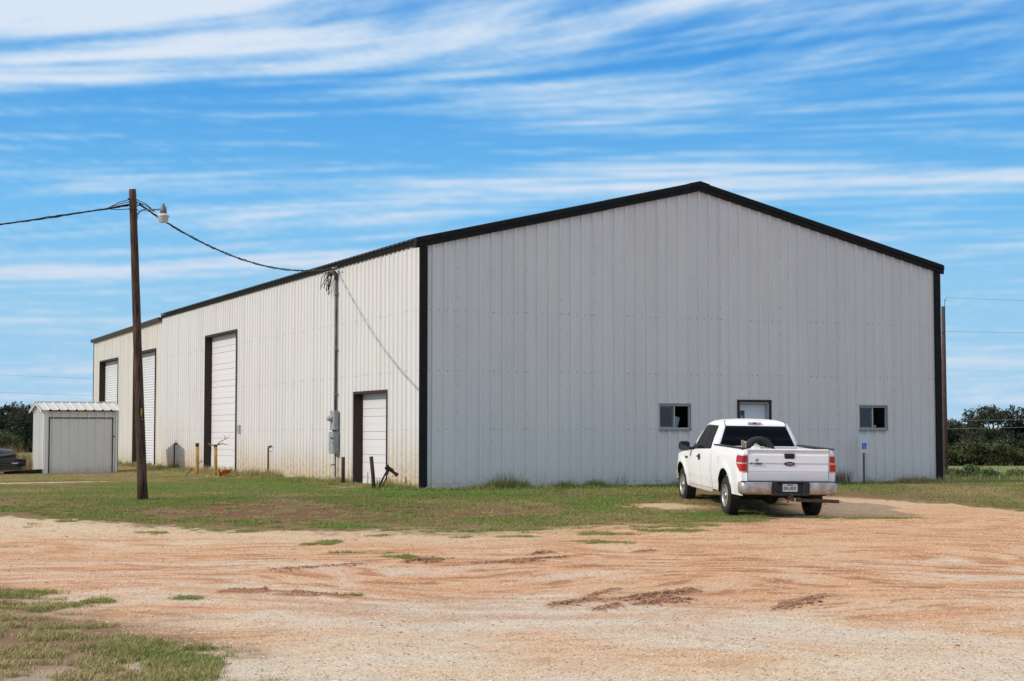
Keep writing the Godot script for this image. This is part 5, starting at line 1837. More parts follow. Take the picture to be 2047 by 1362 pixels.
func build_truck() -> void:
	var yaw := -17.08
	var bas := Basis(Vector3.UP, deg_to_rad(yaw)) * Basis(Vector3.RIGHT, atan(0.030)) * Basis(Vector3.BACK, atan(-0.012))
	truck_xf = Transform3D(bas, Vector3(4.56, land(4.56, 7.83) + 0.0, 7.83))
	var t := thing("pickup_truck", "white extended cab pickup truck parked before the gable wall", "pickup truck")
	t.transform = truck_xf
	var white := tinted("truck_white", 0.28)
	var plastic := mat("black_plastic", 0.016, 0.016, 0.017, 0.5)
	var dark := mat("under_dark", 0.012, 0.011, 0.010, 0.9)
	var chrome := mottled("dusty_chrome", Color(0.40, 0.34, 0.29), Color(0.58, 0.53, 0.48), 0.015, 0.38, Vector3(1.2, 1.2, 1.2), 0.55)
	var glass := mat("tinted_glass", 0.006, 0.006, 0.007, 0.04)
	glass.metallic_specular = 0.22
	var belt := func(z: float) -> float: return 1.285 + (z + 1.1) * 0.055
	var bed_top := func(_z: float) -> float: return 1.365
	var hood_edge := func(z: float) -> float: return 1.165 - 0.095 * pow(maxf(-3.0 - z, 0.0), 1.5)
	var g := Geo.new()
	for s in [-1.0, 1.0]:
		g = Geo.new(true)
		side_panel(g, s, -1.015, 1.13, bed_top, 0.455)
		obj("bed_side", g, white, t)
		g = Geo.new(true)
		side_panel(g, s, -1.150, -1.032, belt, 0.41)
		side_panel(g, s, -3.02, -2.955, func(z: float) -> float: return minf(hood_edge.call(z), 1.18), 0.385)
		obj("cab_side", g, white, t)
		for q in [[-1.925, -1.158, "rear_door"], [-2.948, -1.933, "front_door"]]:
			g = Geo.new(true)
			side_panel(g, s, q[0], q[1], belt, 0.47)
			obj(q[2], g, white, t)
		g = Geo.new(true)
		side_panel(g, s, -2.948, -1.158, func(_z: float) -> float: return 0.463, 0.385)
		obj("rocker_panel", g, white, t)
		g = Geo.new(true)
		side_panel(g, s, -4.58, -2.956, hood_edge, 0.40)
		obj("front_fender", g, white, t)
		# handles, mirror, badge
		g = Geo.new()
		g.box(Vector3(s * 1.006, 1.075, -2.03), Vector3(0.03, 0.13, 0.10), 0.01)
		g.box(Vector3(s * 1.026, 1.085, -2.03), Vector3(0.03, 0.035, 0.19), 0.01)
		obj("door_handle", g, plastic, t)
		var m := Node3D.new()
		m.name = "mirror"
		t.add_child(m, true)
		m.position = Vector3(s * 1.13, 1.285, -2.78)
		g = Geo.new()
		g.box(Vector3(s * 0.02, 0.0, 0.0), Vector3(0.245, 0.20, 0.115), 0.045)
		obj("mirror_housing", g, plastic, m)
		g = Geo.new()
		g.box(Vector3(s * 0.02, 0.0, 0.058), Vector3(0.20, 0.165, 0.006), 0.002)
		obj("mirror_glass", g, mat("mirror_dark", 0.05, 0.055, 0.06, 0.05, 0.6), m)
		g = Geo.new()
		g.box(Vector3(-s * 0.14, -0.055, 0.0), Vector3(0.16, 0.06, 0.07), 0.015)
		obj("mirror_arm", g, plastic, m)
		g = Geo.new()
		side_glass(g, s, [Vector2(-2.92, 1.21), Vector2(-2.66, 1.21), Vector2(-2.66, 1.38)], 0.006)
		obj("mirror_sail", g, plastic, t)
		g = Geo.new()
		g.box(Vector3(s * 1.002, 1.02, -3.18), Vector3(0.012, 0.05, 0.22), 0.004)
		obj("fender_badge", g, mat("badge_grey", 0.06, 0.06, 0.06, 0.35, 0.5), t)
		# windows with black surrounds
		var win := [Vector2(-2.64, 1.245), Vector2(-1.745, 1.275), Vector2(-1.705, 1.745), Vector2(-2.17, 1.745), Vector2(-2.30, 1.70)]
		var quarter := [Vector2(-1.70, 1.275), Vector2(-1.335, 1.30), Vector2(-1.345, 1.72), Vector2(-1.37, 1.745), Vector2(-1.665, 1.748)]
		g = Geo.new()
		side_glass(g, s, [Vector2(-2.70, 1.222), Vector2(-1.31, 1.28), Vector2(-1.32, 1.73), Vector2(-1.36, 1.765), Vector2(-2.18, 1.765), Vector2(-2.32, 1.715)], 0.005)
		obj("window_seal", g, plastic, t)
		g = Geo.new()
		side_glass(g, s, win, 0.009)
		obj("door_window", g, glass, t)
		g = Geo.new()
		side_glass(g, s, quarter, 0.009)
		obj("quarter_window", g, glass, t)
	# fuel flap on the left bed side
	g = Geo.new()
	for k in 2:
		var ring: Array = rounded([Vector2(-0.55, 1.02), Vector2(-0.38, 1.02), Vector2(-0.38, 1.18), Vector2(-0.55, 1.18)], 0.05 , 4)
	g.prism(rounded([Vector2(-0.08, -0.08), Vector2(0.08, -0.08), Vector2(0.08, 0.08), Vector2(-0.08, 0.08)], 0.05, 4), 0.004, Transform3D(Basis(Vector3.UP, -PI / 2.0), Vector3(-0.998, 1.09, -0.47)))
	g.col = Color(0.8, 0.8, 0.8)
	obj("fuel_flap", g, mat("flap_white", 0.88, 0.88, 0.88, 0.3), t)
	# cab
	g = Geo.new(true)
	var p: Array = []
	for y in [1.17, 1.24, 1.34, 1.42, 1.50, 1.58, 1.65, 1.72, 1.76, 1.80, 1.825, 1.85, 1.87, 1.885, 1.897, 1.905]:
		p.append(cab_ring(y))
	g.grid(p, Vector3(0, 1.5, -1.85), true, dusty)
	var cap := cab_ring(1.905)
	for i in cap.size() - 1:
		g.tri(cap[i], cap[i + 1], Vector3(0, 1.91, -1.72), Vector3.UP)
	obj("cab_shell", g, white, t)
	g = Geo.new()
	g.box(Vector3(0, 0.80, -1.95), Vector3(1.80, 0.76, 1.86))  # dark block behind the door seams, so the gaps read as shade
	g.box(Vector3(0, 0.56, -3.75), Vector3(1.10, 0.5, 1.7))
	obj("seam_shade_block", g, dark, t)
	# rear window, black band and corner seams
	var rear_on := func(x: float, y: float, proud: float) -> Vector3:
		var q := greenhouse(y)
		return Vector3(x, y, q[2] + proud)
	for k in 2:
		g = Geo.new(true)
		var rows: Array = []
		for j in 9:
			var f := j / 8.0
			var y: float = lerpf(1.325, 1.765, f) if k == 0 else lerpf(1.34, 1.75, f)
			var hw: float = lerpf(0.820, 0.650, f) - (0.0 if k == 0 else 0.018)
			var row: Array = []
			for i in 13:
				var e := lerpf(-1.0, 1.0, i / 12.0)
				row.append(rear_on.call(e * hw, y, 0.005 if k == 0 else 0.009))
			rows.append(row)
		g.grid(rows, Vector3(0, 0.2, 1))
		obj(["rear_window_seal", "rear_window"][k], g, [plastic, glass][k], t)
	g = Geo.new(true)
	for s in [-1.0, 1.0]:
		g.tube([rear_on.call(s * 0.655, 1.765, 0.004), rear_on.call(s * 0.655, 1.80, 0.004) + Vector3(0, 0, -0.002), Vector3(s * 0.655, 1.845, -1.315), Vector3(s * 0.60, 1.872, -1.40)], 0.007, 5)
	obj("roof_seam", g, plastic, t)
	var st := Node3D.new()
	st.name = "high_brake_light"
	t.add_child(st, true)
	st.position = Vector3(-0.02, 1.822, -1.232)
	g = Geo.new()
	g.box(Vector3.ZERO, Vector3(0.30, 0.052, 0.05), 0.012, Basis(Vector3.RIGHT, -0.45))
	obj("light_housing", g, mat("clear_lens", 0.55, 0.53, 0.52, 0.15), st)
	g = Geo.new()
	g.box(Vector3(0, -0.002, 0.014), Vector3(0.085, 0.034, 0.035), 0.006, Basis(Vector3.RIGHT, -0.45))
	obj("light_lens", g, mat("red_lens", 0.42, 0.018, 0.022, 0.12), st)
	# windscreen
	g = Geo.new(true)
	p = []
	for j in 7:
		var y := lerpf(1.24, 1.77, j / 6.0)
		var q := greenhouse(y)
		var row: Array = []
		for i in 9:
			var e := lerpf(-1.0, 1.0, i / 8.0)
			row.append(Vector3(e * (q[0] - 0.13), y, q[1] - 0.006))
		p.append(row)
	g.grid(p, Vector3(0, 0.5, -1))
	obj("windscreen", g, glass, t)
	# hood and front end
	g = Geo.new(true)
	p = []
	for i in 13:
		var z := lerpf(-4.60, -2.97, i / 12.0)
		var row: Array = []
		var edge: float = hood_edge.call(z)
		for j in 13:
			var e := lerpf(-1.0, 1.0, j / 12.0)
			var hw := side_x(edge, z)
			var up := 0.055 * (1.0 - pow(absf(e), 3.0)) + (0.012 if absf(e) < 0.55 else 0.0)
			row.append(Vector3(e * hw, edge + up - (0.10 * pow(clampf((-4.45 - z) / 0.15, 0.0, 1.0), 2.0)), z))
		p.append(row)
	g.grid(p, Vector3.UP, false, dusty)
	obj("hood", g, white, t)
	g = Geo.new()
	g.box(Vector3(0, 0.86, -4.52), Vector3(1.56, 0.42, 0.16), 0.03)
	obj("grille", g, mat("grille_dark", 0.03, 0.03, 0.032, 0.4, 0.4), t)
	for s in [-1.0, 1.0]:
		g = Geo.new()
		g.box(Vector3(s * 0.74, 0.90, -4.50), Vector3(0.24, 0.32, 0.20), 0.03)
		obj("headlight", g, mat("clear_lens", 0.55, 0.53, 0.52, 0.15), t)
	g = Geo.new()
	g.box(Vector3(0, 0.56, -4.58), Vector3(1.80, 0.26, 0.22), 0.05)
	obj("front_bumper", g, chrome, t)
	# bed
	g = Geo.new()
	g.box(Vector3(0, 0.74, 0.04), Vector3(1.66, 0.04, 2.06))
	g.box(Vector3(0, 1.04, -0.985), Vector3(1.70, 0.62, 0.05), 0.008)
	for s in [-1.0, 1.0]:
		g.box(Vector3(s * 0.845, 1.03, 0.04), Vector3(0.04, 0.62, 2.08), 0.006)
		g.box(Vector3(s * 0.70, 0.86, 0.05), Vector3(0.26, 0.22, 0.80), 0.05)
	obj("bed_liner", g, mat("bed_white", 0.66, 0.66, 0.66, 0.4), t)
	for s in [-1.0, 1.0]:
		g = Geo.new()
		g.box(Vector3(s * 0.885, 1.375, 0.05), Vector3(0.125, 0.03, 2.14), 0.01)
		obj("bed_rail_cap", g, plastic, t)
		g = Geo.new(true)
		p = []
		for j in 12:
			var y: float = lerpf(0.70, 1.365, j / 11.0)
			var hw := side_x(y, 1.13)
			p.append([Vector3(s * hw, y, 1.13), Vector3(s * (hw - 0.006), y, 1.142), Vector3(s * (hw - 0.022), y, 1.150), Vector3(s * 0.825, y, 1.150), Vector3(s * 0.825, y, 1.09)])
		g.grid(p, Vector3(s * 0.3, 0, 1), false, dusty)
		g.quad(Vector3(s * 0.825, 1.365, 1.09), Vector3(s * 0.93, 1.365, 1.09), Vector3(s * 0.90, 1.365, 1.15), Vector3(s * 0.825, 1.365, 1.15), Vector3.UP)
		obj("corner_post", g, white, t)
		# tail lamp
		var lamp := Node3D.new()
		lamp.name = "tail_lamp"
		t.add_child(lamp, true)
		lamp.position = Vector3(0, 0, 1.0)
		for k in 3:
			g = Geo.new(true)
			var lo: float = [0.915, 1.108, 0.938][k]
			var hi: float = [1.262, 1.236, 1.078][k]
			var lift: float = [0.004, 0.009, 0.009][k]
			var rows: Array = []
			for j in 9:
				var y: float = lerpf(lo, hi, j / 8.0)
				var reach := lerpf(1.10, 0.93, ss(0.90, 1.14, y)) + (0.0 if k == 0 else 0.014)
				var row: Array = []
				for i in 5:
					row.append(Vector3(s * lerpf(0.832 if k == 0 else 0.838, side_x(y, 1.13) - 0.03, i / 4.0), y, 0.150 + lift))
				for i in 3:
					var a := PI / 2.0 * (i + 1) / 3.0
					row.append(Vector3(s * (side_x(y, 1.13) - 0.03 + sin(a) * (0.03 + lift)), y, 0.12 + cos(a) * (0.03 + lift)))
				for i in 4:
					var z := lerpf(1.11, reach, (i + 1) / 4.0)
					row.append(Vector3(s * (side_x(y, z) + lift), y, z - 1.0))
				rows.append(row)
			g.grid(rows, Vector3(s * 0.6, 1.1, -0.3), true)
			obj(["lamp_case", "upper_lens", "lower_lens"][k], g, [mat("lamp_clear", 0.60, 0.50, 0.49, 0.15), mat("red_lens", 0.42, 0.018, 0.022, 0.12), mat("deep_red_lens", 0.50, 0.022, 0.012, 0.12)][k], lamp)
	# tailgate
	var gate := Node3D.new()
	gate.name = "tailgate"
	t.add_child(gate, true)
	gate.position = Vector3(0, 0, 1.10)
	g = Geo.new()
	var prof := [[0.742, 0.0], [0.742, 0.036], [0.755, 0.042], [0.915, 0.050], [0.922, 0.044], [0.930, 0.044], [0.938, 0.053], [1.078, 0.044], [1.084, 0.038], [1.090, 0.038], [1.098, 0.054], [1.106, 0.054], [1.250, 0.046], [1.258, 0.034], [1.272, 0.028], [1.318, 0.028], [1.338, 0.040], [1.352, 0.046], [1.366, 0.042], [1.372, 0.028], [1.372, -0.03]]
	p = []
	for q in prof: p.append([Vector3(-0.812, q[0], q[1]), Vector3(-0.4, q[0], q[1] + 0.002), Vector3(0.0, q[0], q[1] + 0.003), Vector3(0.4, q[0], q[1] + 0.002), Vector3(0.812, q[0], q[1])])
	g.grid(p, Vector3(0, 0.3, 1), false, func(c: Vector3) -> Color:
		var n := n_fine.get_noise_2d(c.x * 1.5, c.y * 6.0)
		var d := 0.07 + n * 0.10 + (0.16 if c.y > 1.27 and c.y < 1.34 else 0.0) + 0.25 * smoothstep(1.0, 0.75, c.y)
		return Color(0.93, 0.93, 0.93).lerp(Color(0.50, 0.43, 0.37), clampf(d, 0.0, 0.6)))
	for s in [-1.0, 1.0]:
		g.quad(Vector3(s * 0.812, 0.742, 0.0), Vector3(s * 0.812, 0.742, 0.04), Vector3(s * 0.812, 1.37, 0.04), Vector3(s * 0.812, 1.37, -0.03), Vector3(s, 0, 0))
	g.quad(Vector3(-0.812, 0.742, -0.03), Vector3(0.812, 0.742, -0.03), Vector3(0.812, 1.372, -0.03), Vector3(-0.812, 1.372, -0.03), Vector3(0, 0, -1))
	obj("gate_skin", g, white, gate)
	g = Geo.new()
	g.prism(rounded([Vector2(-0.10, 1.185), Vector2(0.10, 1.185), Vector2(0.105, 1.285), Vector2(-0.105, 1.285)], 0.02, 3), 0.022, Transform3D(Basis.IDENTITY, Vector3(0.02, 0, 0.036)))
	var hd := obj("gate_handle", g, plastic, gate)
	g = Geo.new()
	g.prism(rounded([Vector2(-0.066, 1.205), Vector2(0.066, 1.205), Vector2(0.066, 1.24), Vector2(-0.066, 1.24)], 0.01, 2), 0.002, Transform3D(Basis.IDENTITY, Vector3(0.02, 0, 0.0585)))  # flat dark plate painted as the shade under the handle
	obj("handle_shade_plate", g, mat("handle_shade_black", 0.004, 0.004, 0.004, 0.7), hd)
	# oval emblem and lettering
	var oval := func(a: float, b: float) -> Array:
		var o: Array = []
		for i in 28: o.append(Vector2(cos(TAU * i / 28.0) * a, sin(TAU * i / 28.0) * b))
		return o
	g = Geo.new()
	g.prism(oval.call(0.117, 0.046), 0.010, Transform3D(Basis.IDENTITY, Vector3(0.02, 1.085, 0.048)))
	var em := obj("oval_emblem", g, mat("emblem_chrome", 0.60, 0.60, 0.62, 0.2, 0.9), gate)
	g = Geo.new()
	g.prism(oval.call(0.108, 0.039), 0.003, Transform3D(Basis.IDENTITY, Vector3(0.02, 1.085, 0.0585)))
	obj("emblem_field", g, mat("emblem_blue", 0.008, 0.012, 0.05, 0.25), em)
	var slant := Basis(Vector3(1, 0, 0), Vector3(0.28, 1, 0), Vector3(0, 0, 1))
	text_part("emblem_script", "Ford", 0.052, 0.003, mat("script_silver", 0.55, 0.56, 0.60, 0.3, 0.5), em, Transform3D(slant, Vector3(0.02, 1.087, 0.0625)), "Droid Serif", true)
	text_part("model_lettering", "F-150", 0.070, 0.008, mat("letter_dark", 0.035, 0.035, 0.037, 0.3, 0.4), gate, Transform3D(Basis(Vector3(1.35, 0, 0), Vector3(0.3, 0.82, 0), Vector3(0, 0, 1)), Vector3(-0.655, 1.083, 0.061)))
	g = Geo.new()
	g.prism(oval.call(0.030, 0.026), 0.003, Transform3D(Basis.IDENTITY, Vector3(-0.635, 1.15, 0.053)))
	obj("blue_sticker", g, mat("sticker_blue", 0.05, 0.20, 0.38, 0.5), gate)
	g = Geo.new()
	g.prism(oval.call(0.007, 0.007), 0.003, Transform3D(Basis.IDENTITY, Vector3(-0.592, 1.178, 0.053)))
	g.prism(oval.call(0.006, 0.005), 0.003, Transform3D(Basis.IDENTITY, Vector3(-0.682, 1.128, 0.053)))
	g.prism([Vector2(-0.66, 1.172), Vector2(-0.648, 1.184), Vector2(-0.63, 1.180), Vector2(-0.652, 1.166)], 0.003, Transform3D(Basis.IDENTITY, Vector3(0, 0, 0.0535)))
	obj("sticker_dots", g, mat("sticker_pale", 0.25, 0.42, 0.52, 0.5), gate)
	g = Geo.new()
	g.prism([Vector2(-0.648, 1.14), Vector2(-0.64, 1.162), Vector2(-0.632, 1.15), Vector2(-0.62, 1.155), Vector2(-0.628, 1.138)], 0.002, Transform3D(Basis.IDENTITY, Vector3(0, 0, 0.0565)))
	obj("sticker_mark", g, mat("sticker_white", 0.6, 0.66, 0.7, 0.5), gate)
	# rear bumper: chrome ends, black middle and step pad
	for s in [-1.0, 1.0]:
		g = Geo.new(true)
		p = []
		for q in [[0.975, 1.02], [0.988, 1.10], [0.985, 1.18], [0.965, 1.245], [0.925, 1.285], [0.87, 1.30], [0.6, 1.312], [0.40, 1.318], [0.385, 1.312], [0.38, 1.26]]:
			var row: Array = []
			var c := Vector3(s * q[0], 0, q[1])
			var inw := (Vector3(0, 0, 0.9) - c).normalized()
			for k in [[0.730, 0.05], [0.728, 0.012], [0.715, 0.0], [0.62, -0.004], [0.54, 0.0], [0.505, 0.018], [0.49, 0.06]]:
				row.append(c + inw * k[1] + Vector3(0, k[0], 0))
			p.append(row)
		g.grid(p, Vector3(0, 0.6, 0.7), true)
		obj("bumper_chrome", g, chrome, t)
		g = Geo.new()
		g.box(Vector3(s * 0.66, 0.733, 1.215), Vector3(0.60, 0.025, 0.15), 0.008)
		obj("step_pad", g, plastic, t)
	g = Geo.new()
	g.box(Vector3(0, 0.735, 1.20), Vector3(0.74, 0.03, 0.20), 0.008)
	g.box(Vector3(0, 0.60, 1.20), Vector3(0.80, 0.20, 0.12))
	g.box(Vector3(0, 0.49, 1.245), Vector3(0.78, 0.05, 0.14), 0.012)
	for s in [-1.0, 1.0]:
		g.box(Vector3(s * 0.32, 0.61, 1.275), Vector3(0.13, 0.235, 0.055), 0.012)
	obj("bumper_middle", g, plastic, t)
	var lp := Node3D.new()
	lp.name = "licence_plate"
	t.add_child(lp, true)
	lp.position = Vector3(0.0, 0.625, 1.272)
	g = Geo.new()
	g.prism(rounded([Vector2(-0.152, -0.076), Vector2(0.152, -0.076), Vector2(0.152, 0.076), Vector2(-0.152, 0.076)], 0.012, 3), 0.003)
	obj("plate", g, mat("plate_white", 0.60, 0.61, 0.64, 0.4), lp)
	var ink := mat("plate_ink", 0.012, 0.012, 0.03, 0.5)
	text_part("plate_state", "TEXAS", 0.036, 0.002, ink, lp, Transform3D(Basis(Vector3(1.1, 0, 0), Vector3(0, 1, 0), Vector3(0, 0, 1)), Vector3(0.0, 0.053, 0.004)))
	text_part("plate_number", "DVL-0531", 0.088, 0.002, ink, lp, Transform3D(Basis(Vector3(0.68, 0, 0), Vector3(0, 1.0, 0), Vector3(0, 0, 1)), Vector3(0.0, -0.015, 0.004)))
	# underside
	g = Geo.new()
	for s in [-1.0, 1.0]:
		g.box(Vector3(s * 0.47, 0.55, -1.6), Vector3(0.09, 0.16, 5.4), 0.01)
		g.box(Vector3(s * 0.56, 0.42, 0.0), Vector3(0.07, 0.05, 1.5), 0.01)
	g.box(Vector3(0, 0.60, 0.3), Vector3(1.5, 0.04, 1.6))
	g.box(Vector3(0, 0.50, 1.08), Vector3(1.1, 0.09, 0.09), 0.01)
	obj("frame", g, dark, t)
	for a in [R_ARCH, F_ARCH]:
		for s in [-1.0, 1.0]:
			g = Geo.new(true)
			var rows: Array = []
			for i in 17:
				var th := PI * i / 16.0
				var cy: float = a.y + sin(th) * (a.z + 0.002)
				var cz: float = a.x + cos(th) * (a.z + 0.002)
				rows.append([Vector3(s * (side_x(cy, cz) - 0.004), cy, cz), Vector3(s * 0.62, cy, cz)])
			g.grid(rows, Vector3(0, a.y, a.x), true)
			obj("wheel_well", g, dark, t)
	g = Geo.new(true)
	g.tube([Vector3(-0.80, 0.385, 0), Vector3(0.80, 0.385, 0)], 0.045, 10)
	g.lathe([Vector2(0, -0.17), Vector2(0.09, -0.15), Vector2(0.16, -0.06), Vector2(0.16, 0.06), Vector2(0.09, 0.15), Vector2(0, 0.17)], 16, Transform3D(Basis(Vector3.RIGHT, PI / 2.0), Vector3(-0.02, 0.375, 0.0)))
	obj("rear_axle", g, mat("axle_brown", 0.03, 0.024, 0.02, 0.9), t)
	g = Geo.new(true)
	g.tube([Vector3(0.55, 0.45, -1.5), Vector3(0.55, 0.45, 0.4), Vector3(0.62, 0.47, 0.8)], 0.04, 8)
	g.lathe([Vector2(0, -0.10), Vector2(0.34, -0.10), Vector2(0.37, 0.0), Vector2(0.34, 0.10), Vector2(0, 0.10)], 24, Transform3D(Basis.IDENTITY, Vector3(0, 0.56, 0.66)))
	obj("underbody", g, dark, t)
	g = Geo.new()
	g.box(Vector3(0.0, 0.43, 1.20), Vector3(0.09, 0.09, 0.24), 0.01)
	g.box(Vector3(0.01, 0.40, 1.36), Vector3(0.055, 0.05, 0.16), 0.006)
	g.lathe([Vector2(0.012, 0), Vector2(0.014, 0.03), Vector2(0.027, 0.045), Vector2(0.030, 0.065), Vector2(0.022, 0.085), Vector2(0.0, 0.09)], 12, Transform3D(Basis.IDENTITY, Vector3(0.01, 0.425, 1.40)))
	g.box(Vector3(-0.06, 0.37, 1.33), Vector3(0.022, 0.07, 0.03), 0.005)
	obj("tow_hitch", g, mottled("rust_brown", Color(0.035, 0.014, 0.009), Color(0.10, 0.042, 0.022), 0.03, 0.9, Vector3(2, 2, 2)), t)
	g = Geo.new()
	g.box(Vector3(0.56, 0.375, 1.26), Vector3(0.86, 0.065, 0.06), 0.006, Basis(Vector3.BACK, -0.03))
	obj("tow_bar", g, mat("old_bar", 0.07, 0.043, 0.022, 0.9), t)
	for w in [[0.0, -1.0], [0.0, 1.0], [-WB, -1.0], [-WB, 1.0]]:
		make_wheel(t, Vector3(w[1] * 0.845, 0.385, w[0]), w[1])
	# load in the bed
	var bed_thing := func(called: String, label: String, cat: String, q: Vector3) -> Node3D:
		var o := thing(called, label, cat)
		o.transform = truck_xf * Transform3D(Basis.IDENTITY, q)
		return o
	var sp: Node3D = bed_thing.call("spare_tyre", "black spare tyre standing in the truck bed against the rear window", "tyre", Vector3(-0.07, 1.215, -0.72))
	g = Geo.new(true)
	g.lathe([Vector2(0.215, -0.11), Vector2(0.29, -0.118), Vector2(0.33, -0.105), Vector2(0.345, -0.07), Vector2(0.348, 0.0), Vector2(0.345, 0.07), Vector2(0.33, 0.105), Vector2(0.29, 0.118), Vector2(0.215, 0.11), Vector2(0.205, 0.0), Vector2(0.215, -0.11)], 40, Transform3D(Basis(Vector3.RIGHT, PI / 2.0 - 0.1), Vector3.ZERO))
	obj("tyre_body", g, mats["tyre_rubber"], sp)
	var jug: Node3D = bed_thing.call("plastic_jug", "white plastic container with grey cap standing at the tailgate", "container", Vector3(-0.55, 1.16, 0.78))
	g = Geo.new()
	g.box(Vector3(0, 0.10, 0), Vector3(0.22, 0.30, 0.2), 0.05)
	g.box(Vector3(0.01, 0.262, 0), Vector3(0.10, 0.03, 0.10), 0.012)
	obj("jug_body", g, mat("jug_white", 0.66, 0.65, 0.60, 0.4), jug)
	g = Geo.new()
	g.lathe([Vector2(0, 0.275), Vector2(0.034, 0.275), Vector2(0.03, 0.305), Vector2(0, 0.308)], 14)
	obj("jug_cap", g, mat("cap_grey", 0.30, 0.30, 0.30, 0.5), jug)
	var rag: Node3D = bed_thing.call("crumpled_bag", "small crumpled grey and white bag behind the tailgate", "bag", Vector3(-0.30, 1.29, 0.72))
	g = Geo.new(true)
	var rp: Array = []
	for i in 7:
		var row: Array = []
		for j in 13:
			var th := PI * i / 6.0
			var ph := TAU * (j % 12) / 12.0
			var rr := 0.11 * (1.0 + 0.35 * n_fine.get_noise_2d(cos(ph) * 0.7 + i * 0.4, sin(ph) * 0.7))
			row.append(Vector3(sin(th) * cos(ph) * rr * 1.2, cos(th) * rr * 0.85, sin(th) * sin(ph) * rr))
		rp.append(row)
	g.grid(rp, Vector3.ZERO, true)
	obj("bag_body", g, mat("bag_grey", 0.34, 0.34, 0.34, 0.7), rag)
	for i in 2:
		var sk: Node3D = bed_thing.call("wooden_stake", ["pale wooden stake standing in the left rear of the truck bed", "short round topped stick beside the pale stake in the truck bed"][i], "stake", Vector3([-0.70, -0.655][i], 1.0, 0.35))
		g = Geo.new()
		if i == 0:
			g.box(Vector3(0, 0.24, 0), Vector3(0.045, 0.55, 0.03), 0.004, Basis(Vector3.BACK, 0.03))
		else:
			g.tube([Vector3(0, 0.0, 0), Vector3(0.01, 0.45, 0)], 0.018, 8)
			g.lathe([Vector2(0.018, 0.44), Vector2(0.03, 0.455), Vector2(0.03, 0.48), Vector2(0.015, 0.495), Vector2(0, 0.497)], 10)
		obj("stick", g, mat(["stake_wood", "stick_pale"][i], [0.42, 0.5][i], [0.30, 0.44][i], [0.16, 0.38][i], 0.8), sk)

# ------------------------------------------------------------------ trees and far things
func clump_mesh(seed_: int, n: int, size: float, tone: float) -> ArrayMesh:
	var r := RandomNumberGenerator.new()
	r.seed = seed_
	var g := Geo.new()
	for i in n:
		var c := Vector3(r.randfn(0, 0.42), r.randfn(0, 0.34), r.randfn(0, 0.42))
		var a := Vector3(r.randfn(0, 1), r.randfn(0, 1), r.randfn(0, 1)).normalized()
		var b := a.cross(Vector3(r.randfn(0, 1), r.randfn(0, 1), r.randfn(0, 1))).normalized()
		var s := size * r.randf_range(0.6, 1.2)
		var k := tone * r.randf_range(0.75, 1.25)
		g.col = Color(k, k, k * 0.95)
		g.quad(c - a * s, c + b * s * 0.5, c + a * s, c - b * s * 0.5, a.cross(b))
	return g.mesh()

var leaf_clumps: Array = []

func tree(label: String, at: Vector3, tall: float, wide: float, seed_: int, dark: Color, group: String, shrub := false, cat := "tree") -> void:
	var r := RandomNumberGenerator.new()
	r.seed = seed_
	var t := thing("shrub" if shrub else "oak_tree", label, cat, at, 0.0, group)
	var g := Geo.new(true)
	var bole := tall * (0.06 if shrub else 0.30)
	var lobes: Array = []
	var n_limb := 5 if shrub else 7
	g.tube([Vector3(0, -0.3, 0), Vector3(r.randfn(0, 0.08), bole * 0.6, r.randfn(0, 0.08)), Vector3(r.randfn(0, 0.15), bole, r.randfn(0, 0.15))], [tall * 0.045, tall * 0.035, tall * 0.03], 8)
	for i in n_limb:
		var a := TAU * (i + r.randf_range(-0.3, 0.3)) / n_limb
		var reach := wide * r.randf_range(0.22, 0.42)
		var up := tall * r.randf_range(0.45, 0.82)
		if i == n_limb - 1:
			reach = wide * 0.08; up = tall * 0.84
		var e := Vector3(cos(a) * reach, up, sin(a) * reach)
		g.tube([Vector3(0, bole * 0.9, 0), Vector3(e.x * 0.4, lerpf(bole, up, 0.55), e.z * 0.4), e], [tall * 0.022, tall * 0.015, tall * 0.006], 6)
		lobes.append([e, Vector3(wide * r.randf_range(0.16, 0.26), tall * r.randf_range(0.12, 0.19), wide * r.randf_range(0.16, 0.26))])
		# a lower skirt of foliage
		if not shrub or i % 2 == 0:
			lobes.append([Vector3(cos(a + 0.4) * wide * 0.34, tall * r.randf_range(0.30, 0.48), sin(a + 0.4) * wide * 0.34), Vector3(wide * 0.19, tall * 0.17, wide * 0.19)])
			lobes.append([Vector3(cos(a + 0.9) * wide * 0.30, tall * r.randf_range(0.10, 0.20), sin(a + 0.9) * wide * 0.30), Vector3(wide * 0.20, tall * 0.15, wide * 0.20)])
	obj("trunk", g, mat("far_bark", 0.05, 0.042, 0.035, 0.95), t)
	var per := 34 if shrub else 62
	var cs := wide * (0.075 if shrub else 0.060)
	var st := SurfaceTool.new()
	st.begin(Mesh.PRIMITIVE_TRIANGLES)
	for lb in lobes:
		var tone := r.randi() % 3
		for i in per:
			var d := Vector3(r.randfn(0, 1), r.randfn(0, 1), r.randfn(0, 1)).normalized() * pow(r.randf(), 0.45)
			var p: Vector3 = lb[0] + d * lb[1] * 1.05
			if p.y < 0.05: continue
			var s := cs * r.randf_range(0.6, 1.3)
			st.append_from(leaf_clumps[clampi(tone + r.randi() % 3, 0, 4)], 0, Transform3D(Basis(Vector3(r.randfn(0, 1), r.randfn(0, 1), r.randfn(0, 1)).normalized(), r.randf() * TAU).scaled(Vector3(s, s, s)), p))
	var lm := tinted("leaves_%d" % int(dark.r * 1000.0), 0.85)
	lm.albedo_color = lin(dark.r, dark.g, dark.b)
	lm.backlight_enabled = true
	lm.backlight = Color(0.15, 0.15, 0.15)
	put("crown", st.commit(), lm, t)

